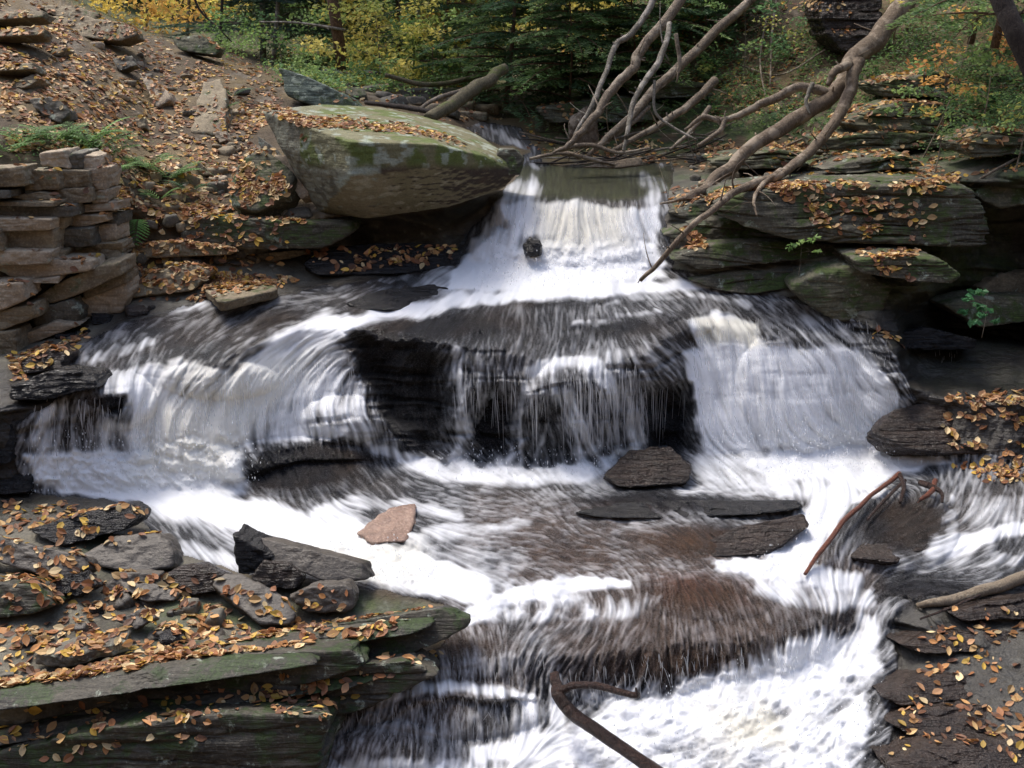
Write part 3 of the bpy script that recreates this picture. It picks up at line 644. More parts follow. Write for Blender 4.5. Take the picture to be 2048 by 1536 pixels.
wx = bx + (q1 - .5) * 70; wy = by_ + (q2 - .5) * 60 + (q1 - .5) * 30
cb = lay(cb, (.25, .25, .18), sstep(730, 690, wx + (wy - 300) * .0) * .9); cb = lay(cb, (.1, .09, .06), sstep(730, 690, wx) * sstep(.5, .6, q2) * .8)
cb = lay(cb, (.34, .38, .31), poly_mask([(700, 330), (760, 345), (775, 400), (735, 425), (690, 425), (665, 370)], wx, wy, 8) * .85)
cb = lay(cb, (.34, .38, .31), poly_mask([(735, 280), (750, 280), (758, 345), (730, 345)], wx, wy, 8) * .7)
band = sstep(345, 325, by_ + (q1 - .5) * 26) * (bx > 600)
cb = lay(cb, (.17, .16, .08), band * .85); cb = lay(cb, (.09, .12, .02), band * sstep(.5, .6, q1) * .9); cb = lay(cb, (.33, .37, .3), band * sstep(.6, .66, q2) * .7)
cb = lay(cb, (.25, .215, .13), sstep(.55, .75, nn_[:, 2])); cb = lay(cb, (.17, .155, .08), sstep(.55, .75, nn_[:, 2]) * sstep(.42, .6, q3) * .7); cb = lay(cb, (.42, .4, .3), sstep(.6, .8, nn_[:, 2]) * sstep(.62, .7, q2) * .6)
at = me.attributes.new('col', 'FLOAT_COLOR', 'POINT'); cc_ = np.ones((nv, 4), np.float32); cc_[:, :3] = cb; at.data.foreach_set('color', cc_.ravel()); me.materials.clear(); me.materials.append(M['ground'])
# --- left slope
rock('rock', (100,236), [(58,198),(95,194),(128,205),(138,228),(120,246),(88,232),(62,208)], M['grey'], 'rounded dark rock half buried in the leafy slope at far left', lean=.6, off=(0,.3,-.1))
rock('rock', (315,212), [(275,142),(310,163),(336,182),(338,200),(312,214),(300,190)], M['pale'], 'small pointed pale rock standing on the leafy slope', lean=.9, off=(0.05,.2,-.1))
rock('rock', (425,272), [(405,160),(440,156),(452,185),(456,225),(450,266),(432,272),(378,264),(395,225),(412,190)], M['tan'], 'long pale flat slab lying up the middle of the leafy slope', lean=1.7, off=(0.02,.1,-.16), lump=.14, beds_amp=.05, p=30)
rock('rock', (180,72), [(78,32),(165,30),(215,42),(268,54),(275,70),(240,82),(150,72),(90,50)], M['tan'], 'tan slab edging the top of the slope, the nearer of two', lean=1.2, off=(0,.4,-.1))
rock('rock', (110,30), [(70,10),(150,12),(200,26),(190,40),(110,32)], M['tan'], 'tan slab at the very top of the slope under the trees', lean=1.2, off=(0,.4,-.1))
for (a, lb) in (([(-60,24),(90,20),(86,34),(-60,42)], 'highest flat stone step in the upper left corner'), ([(-60,132),(70,124),(66,138),(-60,146)], 'lowest flat stone step on the left slope'), ([(-60,58),(85,55),(80,70),(-60,76)], 'uppermost flat stone step at the top left of the slope'), ([(0,98),(60,86),(130,94),(118,110),(30,113)], 'flat stone step under the uppermost one on the left slope'), ([(20,165),(70,146),(82,156),(50,176),(18,174)], 'small tan flat rock above the rounded dark rock on the slope')):
    rock('rock', a[3][:2], a, M['tan'], lb, lean=1.4, off=(0,.35,-.1))
rock('rock', (330,100), [(340,72),(400,70),(440,96),(430,112),(360,100)], M['mossy'], 'dark mossy rock on the crest of the slope below the yellow trees', lean=.8)
rock('rock', (235,140), [(225,118),(262,112),(272,130),(240,142)], M['grey'], 'small grey rock on the upper slope', lean=.9, off=(0,.2,-.05))
rock('rock', (520,420), [(455,362),(495,306),(520,298),(560,320),(588,350),(575,388),(520,420),(460,412)], M['mossy'], 'tilted dark mossy slab leaning beside the huge boulder', lean=.8, off=(.05,.3,-.22), beds_amp=.03, dy=.4)
rock('rock', (605,392), [(548,310),(575,308),(612,350),(620,392),(600,396),(570,352)], M['pale'], 'long pinkish stone wedged between the dark slab and the boulder', lean=.5, off=(.04,.15,-.1), dy=.45)
rock('rock', (545,318), [(515,272),(540,290),(562,314),(548,318),(520,296)], M['grey'], 'thin upright grey stone above the tilted dark slab', lean=.5, off=(.05,.1,-.05))
rock('rock', (445,285), [(425,265),(452,262),(458,280),(440,286)], M['pale'], 'small pale stone at the foot of the long flat slab', lean=.7, off=(0,.15,-.05))
rock('rock', (285,258), [(256,240),(288,236),(290,256),(262,260)], M['tan'], 'squarish tan stone in the middle of the slope', lean=.7, off=(0,.15,-.05))
rock('rock', (400,345), [(380,318),(400,325),(425,350),(405,350)], M['tan'], 'thin tan splinter of stone among leaves left of the dark slab', lean=.6, off=(0,.15,-.05))
rock('rock', (540,498), [(362,442),(420,433),(560,440),(700,448),(708,470),(640,497),(470,499),(368,480)], M['ledge'], 'long lichen-stained stone block along the foot of the slope', 'rock ledge', lean=.2, off=(0,.9,.0), beds_amp=.08, sub=6, dy=.35)
rock('rock', (330,512), [(232,496),(360,484),(470,500),(465,510),(300,516),(235,512)], M['tan'], 'thin tan stone layer under the hanging fern', lean=.3, off=(0,.4,-.03))
rock('rock', (470,595), [(378,553),(440,534),(480,545),(556,573),(552,580),(440,604),(430,590)], M['tan'], 'diamond-shaped flat slab covered in orange leaves at the water edge', flat=.10, off=(0,.05,-.12), dy=.1)
rock('rock', (330,592), [(262,574),(300,546),(375,527),(425,540),(385,582),(270,594)], M['tan'], 'brown stone ledge left of the leaf-covered diamond slab', 'rock ledge', lean=.7, off=(0,.4,-.1), beds_amp=.04)
rock('rock', (560,522), [(512,508),(600,500),(622,506),(545,524)], M['tan'], 'thin tan slab propped on the dark ledge below the long block', lean=.5, off=(0,.3,-.04), dy=.1)
rock('rock', (770,548), [(600,530),(630,502),(720,488),(870,484),(930,498),(920,530),(800,548),(640,550)], M['wet'], 'wide wet black ledge with orange leaves under the huge boulder', 'rock ledge', lean=1.1, off=(0,.5,-.2), beds_amp=.08, sub=6)
rock('rock', (790,612), [(690,604),(760,580),(860,568),(930,586),(905,604),(820,618),(720,618)], M['wet'], 'low smooth black dome of rock just left of the upper fall foam', lean=1.6, off=(0,.3,-.2), sub=6)
rock('rock', 17.0, [(556,134),(600,148),(690,188),(718,214),(640,218),(575,192)], M['green'], 'dark green upturned slab behind the huge boulder', lean=.5, off=(.1,.5,-.1), beds_amp=.04)
rock('rock', 15.9, [(735,250),(760,225),(815,235),(850,260)], M['mossy'], 'mossy rock peeping over the boulder at the old log', lean=.5)
for i, (a, b, s, m, lb) in enumerate([(765,180,.5,'tan','tan rock on the stream bank behind the boulder'),(820,190,.6,'grey','grey angular rock beside the mossy log'),(880,190,.5,'mossy','mossy rock between the two old logs'),
     (1000,232,.5,'mossy','mossy stone above the tiny upstream fall'),(1085,225,.8,'mossy','low mossy ledge right of the tiny upstream fall'),(1130,250,.7,'mossy','second low mossy ledge under the dead tree'),
     (700,160,.7,'green','dark green rock in front of the red hemlock trunk'),(940,230,.4,'tan','small tan rock at the head of the stream')]):
    g_ = G(a, b); pts = [g_ + Vector((x * s * .7, y * s * .5, z * s * .35 - .05)) for x in (-1, 1) for y in (-1, 1) for z in (-.3, random.uniform(.5, 1.1))]
    hull_rock('rock', pts, M[m], lb, 'rock', sub=4, beds_amp=.04)
# --- stone wall on the left: courses of flat stones
wall_st = [[(80,307),(130,302),(142,335),(85,334)],[(142,305),(168,305),(165,338),(140,338)],[(168,308),(196,309),(200,338),(165,338)],
 [(-60,340),(45,337),(50,374),(-60,378)],[(52,342),(115,341),(118,378),(52,379)],[(118,340),(172,340),(178,376),(120,378)],[(176,341),(214,334),(212,378),(180,379)],
 [(-60,381),(18,383),(20,399),(-60,401)],[(20,392),(75,384),(108,390),(108,399),(60,402)],[(110,380),(178,378),(180,405),(110,409)],[(182,381),(214,378),(214,403),(182,405)],
 [(-60,402),(106,402),(106,411),(-60,412)],[(-60,412),(140,413),(140,433),(-60,436)],[(142,411),(234,404),(236,424),(144,428)],
 [(-60,438),(94,437),(95,459),(-60,462)],[(97,438),(128,436),(128,456),(97,457)],[(130,431),(210,428),(214,445),(160,455),(134,446)],[(214,428),(240,430),(238,448),(216,448)],
 [(-60,464),(0,462),(2,500),(-60,504)],[(2,461),(108,457),(112,499),(4,501)],[(110,457),(182,454),(186,495),(112,498)],[(187,452),(230,448),(236,484),(190,493)],
 [(-60,504),(98,501),(98,526),(-60,530)],[(100,500),(132,499),(128,520),(100,524)],[(128,507),(150,498),(230,494),(242,514),(160,523)],
 [(-20,534),(60,518),(178,521),(180,545),(40,560)],[(62,600),(110,567),(200,530),(240,522),(244,550),(122,600),(74,613)],[(50,560),(112,552),(112,565),(55,568)],
 [(-60,570),(45,566),(52,600),(-10,622),(-60,620)],[(-60,632),(60,610),(67,636),(-20,668),(-60,670)],[(66,620),(140,601),(158,620),(155,652),(70,652)],[(30,676),(110,642),(155,652),(60,686),(30,697)],
 [(160,598),(250,560),(260,590),(243,625),(170,634)],[(170,572),(250,543),(257,562),(170,602)],[(-60,672),(28,664),(34,706),(-60,716)],[(180,492),(240,486),(244,505),(190,500)]]
wbase = P(100, 690, 11.9); wallo = empty('stone_wall', Vector(wbase.tolist()), 'weathered dry-laid wall of flat tan stones in front of the leafy slope', 'stone wall')
for a in wall_st:
    mx_ = sum(q[0] for q in a) / len(a); my_ = sum(q[1] for q in a) / len(a)
    Yw = 11.55 + (mx_ + 60) * .0028 + (700 - my_) * .0007 + random.uniform(-.07, .07) - (.12 if my_ > 520 else 0)
    cx = mx_; cy = my_
    pts = [PV(cx + (x - cx) * 1.03, cy + (y - cy) * 1.02, Yw + random.uniform(-.03, .03)) for x, y in a]; pts += [q + Vector((0, .42, .0)) for q in pts]
    pts = [q + Vector((random.uniform(-.02, .02), 0, random.uniform(-.018, .018))) for q in pts]
    tint = random.choice(['tan', 'tan', 'pale', 'pale', 'tan', 'grey'])
    hull_rock('stone', pts, M[tint], parent=wallo, sub=5, rough=.02, p=45, lump=.05, beds_amp=.03, bed_t=.05)
# dark earth and packing behind the stones
hull_rock('backing', [PV(x, y, Y) for x, y in ((-80, 350), (205, 345), (228, 430), (228, 590), (60, 680), (-80, 705)) for Y in (11.9 + (x + 60) * .0028 + (700 - y) * .0007 - .08, 12.9)], M['grey'], parent=wallo, sub=4)
# --- right bank
L_ = 'rock ledge'
rock('rock', (1750,500), [(1425,400),(1480,382),(1620,368),(1800,362),(1925,370),(1992,450),(1975,500),(1900,492),(1750,478),(1580,484),(1520,440),(1425,432)], M['ledge'], 'broad thin-bedded grey slab jutting from the right bank', L_, lean=.35, off=(.1,1.2,.0), beds_amp=.22, bed_t=.065, sub=7, p=16, dy=.35, lump=.05, seed=31)
rock('rock', (1560,520), [(1340,520),(1420,490),(1560,482),(1700,492),(1720,508),(1560,522),(1400,540)], M['ledge'], 'low grey thin-bedded ledge below the broad slab', L_, lean=.5, off=(0,.8,.0), beds_amp=.12, bed_t=.05, sub=6, dy=.15)
rock('rock', (1450,480), [(1330,470),(1400,440),(1500,430),(1560,450),(1540,482),(1400,492)], M['ledge'], 'grey ledge at the water edge under the tips of the fallen tree', L_, lean=.5, off=(0,.7,0), beds_amp=.12, bed_t=.06, sub=6, dy=.1)
rock('rock', (1440,430), [(1340,425),(1400,400),(1500,395),(1480,425),(1380,440)], M['ledge'], 'small ledge beside the lip of the upper fall', L_, lean=.7, off=(0,.5,0), beds_amp=.1, sub=5)
rock('rock', (1800,590), [(1708,520),(1800,512),(1880,520),(1922,550),(1905,568),(1800,560),(1725,548)], M['ledge'], 'lichen-spotted slab overhanging the right fall', L_, lean=.3, off=(0,.9,0), beds_amp=.1, bed_t=.06, sub=6, dy=.55)
rock('rock', (1650,640), [(1580,575),(1640,540),(1720,530),(1790,575),(1770,640),(1680,650),(1610,612)], M['mossy'], 'smooth mossy rock wall at the top of the right fall', lean=.25, off=(0,.9,0), dy=.12, sub=6, beds_amp=.07, p=12)
rock('rock', (1500,575), [(1380,560),(1460,540),(1580,545),(1600,575),(1500,590),(1420,580)], M['ledge'], 'flat leaf-littered ledge meeting the water above the right fall', L_, lean=.8, off=(0,.6,-.05), beds_amp=.1, bed_t=.05, sub=6)
rock('rock', (2000,600), [(1960,575),(2000,548),(2070,540),(2080,585),(2000,606)], M['tan'], 'tan angular rock at the right edge above the dark hollow', lean=.6, dy=.4)
rock('rock', (1980,650), [(1885,610),(1960,592),(2080,596),(2090,640),(1960,655)], M['mossy'], 'mossy rock under the tan one at the right edge', lean=.5, dy=.6, off=(0,.6,-.05))
rock('rock', (1850,690), [(1790,670),(1860,655),(1960,680),(1950,700),(1820,700)], M['wet'], 'black dripping ledge right of the right fall', L_, lean=.4, dy=.3, off=(0,.6,-.1), beds_amp=.1)
rock('rock', (2000,380), [(1950,390),(1990,345),(2090,330),(2090,400),(2000,420)], M['mossy'], 'deep green mossy rock at the right edge above the cave', lean=.4, off=(0,.8,0))
rock('rock', (1900,900), [(1755,856),(1790,815),(1860,797),(1900,790),(1960,832),(2090,850),(2090,905),(1900,908),(1790,892)], M['wetbrown'], 'big dark wet rock at the foot of the right fall', lean=.9, off=(0,.4,-.25), beds_amp=.08, sub=6)
rock('rock', (1800,1115), [(1700,1112),(1735,1030),(1800,985),(1880,980),(1912,1025),(1898,1080),(1790,1124)], M['wetbrown'], 'dark striped wet rock in the right-hand rapids behind the red stick', lean=2.2, off=(0,.1,-.16), beds_amp=.12, bed_t=.09, sub=6, dy=.05)
rock('rock', (1290,972), [(1205,950),(1262,897),(1340,893),(1388,930),(1372,966),(1240,974)], M['wetbrown'], 'glossy dark brown rock under the centre trickles', lean=1.0, off=(0,.3,-.2), sub=6, dy=.12)
rock('rock', (1400,1034), [(1150,1026),(1230,1006),(1300,1010),(1400,1000),(1500,1006),(1585,1000),(1598,1016),(1500,1030),(1400,1034),(1220,1036)], M['wet'], 'long black wet ledge across the middle of the basin', L_, lean=1.8, off=(0,.3,-.15), beds_amp=.16, bed_t=.04, sub=6, dy=.02, lump=.08)
rock('rock', (1500,1112), [(1390,1095),(1460,1058),(1600,1028),(1618,1050),(1540,1105),(1400,1118)], M['wetbrown'], 'dark brown wet ledge left of the narrow white chute', L_, lean=1.2, off=(0,.3,-.2), beds_amp=.06, sub=6, dy=.05)
rock('rock', (1065,505), [(1045,488),(1060,474),(1083,480),(1082,502),(1055,506)], M['wet'], 'small dark rock poking out of the foam at the foot of the upper fall', lean=.5, off=(0,.2,-.1), sub=4, dy=.2)
rock('rock', (785,1082), [(715,1064),(778,1016),(828,1008),(834,1040),(815,1082),(740,1084)], M['red'], 'reddish wet rock parting the rapids in the middle', lean=2.0, off=(0,.05,-.12), sub=5, dy=.04, beds_amp=.03)
for ol, m, lb in (([(1690,244),(1800,202),(1900,210),(1962,240),(1900,264),(1720,266)],'mossy','upper of the mossy bedded ledges on the right hillside'),([(1640,280),(1760,264),(1880,270),(1905,292),(1760,304),(1650,300)],'mossy','lower of the mossy bedded ledges on the right hillside'),
        ([(1750,168),(1880,142),(1965,172),(1900,196),(1770,194)],'mossy','mossy ledge half hidden under saplings on the right hillside'),([(1640,340),(1720,318),(1820,312),(1850,332),(1700,348)],'ledge','flat grey ledge just above the broad thin-bedded slab'),
        ([(1075,215),(1250,192),(1335,215),(1300,244),(1100,246)],'mossy','dark mossy ledge behind the bare dead tree'),([(1230,160),(1400,165),(1430,192),(1280,200)],'mossy','black-green ledge in the shade above the mossy one'),
        ([(1110,160),(1230,140),(1320,150),(1300,172),(1130,180)],'mossy','highest mossy ledge behind the bare dead tree'),([(1640,10),(1670,-40),(1770,-40),(1765,80),(1690,104),(1650,62)],'wetbrown','dark outcrop at the top of the right hillside'),
        ([(1420,322),(1560,300),(1640,312),(1600,334),(1450,342)],'mossy','low mossy ledge between the trunk and the pool'),([(1930,290),(2000,262),(2080,270),(2080,310),(1950,316)],'mossy','mossy ledge at the right edge of the hillside')):
    rock('rock', (sum(q[0] for q in ol) / len(ol), max(q[1] for q in ol)), ol, M[m], lb, L_, lean=.4, off=(0,1.0,0), beds_amp=.2, bed_t=.07, sub=6, dy=.45)
# --- left edge, by the left cascade
rock('rock', (100,800), [(20,772),(110,737),(180,746),(190,775),(100,797),(20,802)], M['wet'], 'black wet ledge at the left end of the left cascade', L_, lean=.5, off=(0,.5,-.1), beds_amp=.08, dy=.15)
rock('rock', (90,745), [(40,722),(100,696),(132,710),(120,738),(50,747)], M['wetbrown'], 'brown wet rock with leaves just below the stone wall', lean=.7, dy=.1)
rock('rock', (0,940), [(-80,822),(8,816),(32,860),(22,930),(-80,950)], M['wet'], 'black rock at the left edge beside the falling water', lean=.4, dy=.1)
rock('rock', (20,985), [(-60,955),(20,938),(62,950),(55,985),(-60,990)], M['wet'], 'low black rock at the left edge under the left cascade', lean=.8, dy=.1)
rock('rock', (180,1095), [(60,1060),(150,1030),(250,1010),(275,1035),(245,1062),(130,1092),(100,1085)], M['wet'], 'black layered wet rock by the white chute at lower left', lean=1.0, off=(0,.4,-.12), beds_amp=.08, sub=6, dy=.1)
# --- near stones
rock('rock', (600,1160), [(466,1064),(482,1066),(562,1090),(662,1124),(725,1127),(733,1160),(652,1165),(570,1132),(478,1092)], M['damp'], 'long thin dark slab propped up against the near edge of the rapids', lean=.9, off=(.06,.16,-.05), p=30, dy=.22, lump=.03)
rock('rock', (500,1150), [(466,1070),(476,1148),(520,1150),(545,1112),(500,1092)], M['wet'], 'black wedge of rock holding up the left end of the long thin slab', lean=.15, off=(.05,.25,0), p=30, dy=.14, lump=.04)
rock('rock', (550,1175), [(502,1150),(530,1122),(580,1128),(602,1152),(590,1178),(512,1174)], M['wetbrown'], 'rounded brown rock under the propped dark slab', lean=.5, off=(0,.2,-.1), dy=.12)
rock('rock', (650,1228), [(574,1196),(620,1173),(692,1168),(711,1190),(702,1221),(612,1227)], M['damp'], 'blocky brown stone at the waterline right of the leaning slab', lean=.5, off=(0,.25,-.08), beds_amp=.03, dy=.1)
rock('rock', (530,1250), [(428,1150),(482,1147),(560,1185),(592,1226),(580,1249),(520,1249),(470,1204),(424,1172)], M['damp'], 'grey slab leaning down towards the leafy ledge', lean=1.3, off=(-.02,.12,-.12), p=26, dy=.12, lump=.03)
rock('rock', (390,1190), [(320,1160),(350,1135),(400,1128),(450,1150),(455,1180),(380,1190)], M['wetbrown'], 'rough brown rock left of the leaning grey slab', lean=.7, off=(0,.25,-.1), dy=.08)
rock('rock', (260,1145), [(158,1114),(225,1072),(322,1065),(352,1100),(346,1138),(250,1145),(200,1132)], M['damp'], 'broad brown rock dotted with yellow leaves beside the lower rapids', lean=1.1, off=(0,.3,-.15), dy=.1)
rock('rock', (120,1165), [(-80,1058),(0,1076),(92,1110),(172,1113),(182,1136),(142,1162),(98,1156),(0,1112),(-80,1100)], M['damp'], 'angular grey wedge of rock at the lower left edge', lean=.9, off=(0,.2,-.12), p=28, dy=.15)
rock('rock', (150,1195), [(108,1164),(168,1142),(192,1170),(152,1194),(114,1184)], M['wet'], 'small black rock beneath the angular grey wedge', lean=.7, off=(0,.2,-.1), dy=.08)
rock('rock', (290,1203), [(236,1162),(300,1164),(357,1186),(346,1202),(290,1204),(244,1178)], M['damp'], 'thin flat stone among leaves under the broad brown rock', lean=1.2, off=(0,.1,-.06), dy=.1)
rock('rock', (250,1185), [(196,1188),(238,1146),(320,1148),(312,1162),(250,1172)], M['damp'], 'narrow brown stone wedged behind the thin flat one', lean=.8, off=(0,.2,-.06), dy=.05)
rock('rock', (20,1235), [(-80,1160),(60,1172),(110,1212),(60,1232),(-80,1245)], M['fore'], 'dark mossy block at the lower left edge under the wedge', lean=.7, off=(0,.4,-.12), dy=.1)
rock('rock', (160,1312), [(62,1308),(160,1270),(262,1254),(252,1282),(150,1314)], M['grey'], 'pale grey flat stone lying in the leaves of the near ledge', flat=.06, off=(0,.0,-.09))
rock('rock', (230,1262), [(230,1240),(290,1215),(310,1235),(270,1258)], M['damp'], 'small dark grey stone just behind the pale flat one', lean=1.0, off=(0,.1,-.07))
LG = dict(cat=L_, sub=7, p=60)
rock('rock', (640,1345), [(340,1304),(600,1266),(760,1238),(885,1216),(934,1236),(925,1256),(820,1310),(600,1336),(480,1348),(350,1326)], M['fore'], 'thin dark near ledge running out to the water, the uppermost of the near ledges', lean=.7, off=(0,.3,-.14), beds_amp=.06, dy=.1, **LG)
rock('rock', (300,1450), [(-90,1412),(60,1385),(230,1330),(360,1312),(520,1322),(700,1300),(730,1332),(560,1385),(400,1418),(180,1446),(-90,1496)], M['fore'], 'long green-mossed near ledge with a leafy top, second from the water', lean=.4, off=(0,.5,-.12), beds_amp=.22, bed_t=.08, dy=.12, **LG)
rock('rock', (640,1450), [(400,1408),(560,1376),(700,1334),(820,1320),(866,1350),(760,1404),(640,1446),(560,1446),(400,1436)], M['fore'], 'dark mossy ledge with its end in the lower falls', lean=.25, off=(0,.5,-.2), beds_amp=.2, bed_t=.07, dy=.15, **LG)
rock('rock', (350,1560), [(-90,1530),(100,1486),(250,1448),(450,1426),(645,1430),(664,1452),(600,1505),(560,1740),(-90,1740)], M['fore'], 'large mossy ledge filling the lower left corner', lean=.3, off=(0,.6,-.2), beds_amp=.26, bed_t=.09, dy=.25, **LG)
for ol, lb in (([(-60,1392),(180,1352),(430,1322),(620,1316),(640,1330),(420,1348),(160,1392),(-60,1432)], 'thin mossy plate of stone along the upper edge of the second near ledge'),
   ([(300,1404),(520,1380),(700,1352),(780,1350),(700,1376),(520,1404),(340,1424)], 'thin dark plate of stone under the second near ledge'),
   ([(-60,1470),(120,1446),(300,1420),(420,1410),(400,1428),(200,1462),(-60,1500)], 'thin plate of stone above the corner ledge'),
   ([(180,1490),(400,1458),(600,1448),(650,1456),(560,1482),(380,1500),(200,1516)], 'thin green plate of stone on the corner ledge'),
   ([(420,1300),(640,1276),(800,1250),(860,1246),(820,1268),(640,1296),(460,1316)], 'thin plate of stone lying on the uppermost near ledge')):
    rock('rock', (ol[-1][0] + 40, ol[-1][1]), ol, M['fore'], lb, L_, lean=1.3, off=(0,.25,-.05), beds_amp=.07, bed_t=.03, sub=6, p=40, dy=.3, lump=.07)
for a, lb in (([(1800,1292),(1900,1266),(2090,1262),(2090,1300),(1850,1308)], 'uppermost dark ledge at the lower right, above three more'), ([(1770,1392),(1850,1354),(2090,1346),(2090,1392),(1810,1412)], 'second dark ledge from the top at the lower right'),
              ([(1780,1452),(1850,1418),(2090,1408),(2090,1462),(1830,1476)], 'third dark ledge from the top at the lower right'), ([(1770,1530),(1860,1490),(2090,1478),(2090,1560),(1800,1580)], 'lowest dark ledge in the lower right corner'),
              ([(1900,1226),(2000,1200),(2090,1196),(2090,1236),(1930,1244)], 'dark wet ledge beside the sunken pale log')):
    rock('rock', a[-1], a, M['wetbrown'], lb, L_, lean=1.2, off=(0,.5,-.14), beds_amp=.08, bed_t=.08, sub=6, dy=.1)

# small loose stones, one object each
def scree(poly, n, smin, smax, mats, label, group, sub=3):
    xs = [q[0] for q in poly]; ys = [q[1] for q in poly]; k = 0; pa = np.array(poly, float)
    while k < n:
        a, b = random.uniform(min(xs), max(xs)), random.uniform(min(ys), max(ys))
        if poly_mask(pa, np.array([a]), np.array([b]))[0] < .5: continue
        g_ = G(a, b); s = smin + (smax - smin) * random.random() ** 2; rz = random.uniform(0, 3.14)
        h = s * random.uniform(.18, .45); R_ = Matrix.Rotation(rz, 3, 'Z') @ Matrix.Rotation(random.uniform(-.5, .5), 3, 'X')
        pts = [g_ + R_ @ Vector((x * s * random.uniform(.7, 1.1), y * s * random.uniform(.4, .9), z * h)) for x in (-.5, .5) for y in (-.5, .5) for z in (-.6, .9)] + [g_ + R_ @ Vector((0, .6 * s, 0))]
        hull_rock('stone', pts, M[random.choice(mats)], label, 'stone', group, sub=sub, rough=.008, p=16, lump=.05); k += 1
scree([(360,290),(520,270),(560,330),(450,400),(640,430),(640,445),(230,470),(240,380),(330,330)], 70, .08, .3, ['tan', 'grey', 'pale'], 'loose flat stone on the leafy slope between the wall and the boulder', 'loose stones on the leafy slope')
scree([(240,490),(470,500),(620,500),(560,535),(430,530),(250,570)], 34, .08, .3, ['tan', 'grey', 'damp'], 'loose stone on the shelf between the stone wall and the diamond slab', 'loose stones on the shelf by the water')
scree([(60,60),(420,110),(520,180),(480,260),(100,190),(0,120)], 34, .08, .28, ['tan', 'pale', 'grey'], 'loose stone on the upper part of the leafy slope', 'loose stones on the upper slope')
scree([(1380,320),(1700,300),(1760,345),(1500,370),(1380,400)], 40, .08, .3, ['grey', 'ledge', 'tan'], 'loose stone among leaves on top of the right bank', 'loose stones on the right bank')
scree([(680,150),(950,150),(980,230),(850,235),(700,190)], 40, .12, .5, ['tan', 'grey', 'mossy'], 'loose rock on the forest floor behind the boulder', 'loose rocks on the forest floor')
scree([(0,1140),(420,1180),(560,1260),(350,1310),(0,1390)], 26, .08, .26, ['damp', 'grey', 'wet'], 'loose dark stone among the leaves of the near ledge', 'loose stones on the near ledge')
scree([(30,690),(260,620),(400,600),(250,640),(120,700),(60,740)], 14, .08, .25, ['wet', 'wetbrown'], 'wet stone at the foot of the stone wall', 'wet stones below the wall')
print('rocks', len(ROCKS), time.time() - T0)

# ================================================================ DEAD WOOD
def crom(A, n):
    A = np.array(A, float); out = []; Q = np.vstack([2 * A[0] - A[1], A, 2 * A[-1] - A[-2]])
    for i in range(1, len(Q) - 2):
        for t in np.linspace(0, 1, n, endpoint=False):
            p0, p1, p2, p3 = Q[i - 1], Q[i], Q[i + 1], Q[i + 2]
            out.append(.5 * (2 * p1 + (p2 - p0) * t + (2 * p0 - 5 * p1 + 4 * p2 - p3) * t * t + (3 * p1 - p0 - 3 * p2 + p3) * t ** 3))
    out.append(A[-1]); return np.array(out)
def tube(path, rad, seg=12, knob=.12, seed=0):
    """path Nx3, rad N -> verts, quads with capped ends"""
    n = len(path); T = np.gradient(path, axis=0); T /= np.linalg.norm(T, axis=1, keepdims=True) + 1e-9
    up = np.array([.13, .31, .94]); A_ = np.cross(T, up); A_ /= np.linalg.norm(A_, axis=1, keepdims=True) + 1e-9; B_ = np.cross(T, A_)
    th = np.linspace(0, 2 * math.pi, seg, endpoint=False)
    r = rad[:, None] * .56 * (1 + knob * .8 * (fbm(np.cos(th)[None] * 1.9 + np.arange(n)[:, None] * .2 + seed, np.sin(th)[None] * 1.5 + 0 * np.arange(n)[:, None], 1.3, 3 + seed % 20, 3) - .5))
    V = path[:, None, :] + r[..., None] * (np.cos(th)[None, :, None] * A_[:, None, :] + np.sin(th)[None, :, None] * B_[:, None, :])
    V = V.reshape(-1, 3); q = []
    i = np.arange(n - 1)[:, None] * seg; j = np.arange(seg)[None]; j2 = (j + 1) % seg
    Q = np.stack([i + j, i + j2, i + seg + j2, i + seg + j], -1).reshape(-1, 4)
    V = np.vstack([V, path[0][None], path[-1][None]]); c0 = n * seg; e = (n - 1) * seg
    Tt = np.array([[c0, (k + 1) % seg, k] for k in range(seg)] + [[c0 + 1, e + k, e + (k + 1) % seg] for k in range(seg)])
    return V, Q, Tt
def branch_arr(pts, n=12, rs=1.0, **kw):
    W3 = []
    for q in pts:
        px, py, Y, r = q
        if Y is None or Y < 1: Y = GYd(px, min(max(py, -300), 1700)) - (Y or .1)
        W3.append([*P(px, py, Y), rs * r * Y / FPX])
    C_ = crom(W3, n); pa = C_[:, :3]; wv = (fbm(np.arange(len(pa)) * .14, np.arange(len(pa)) * 0 + pts[0][0], 2, 5, 3) - .5)
    pa = pa + np.stack([wv, wv * .3, -wv], 1) * C_[:, 3:4] * .55
    return tube(pa, np.maximum(C_[:, 3], .003), seed=int(pts[0][0]) % 97, **kw)
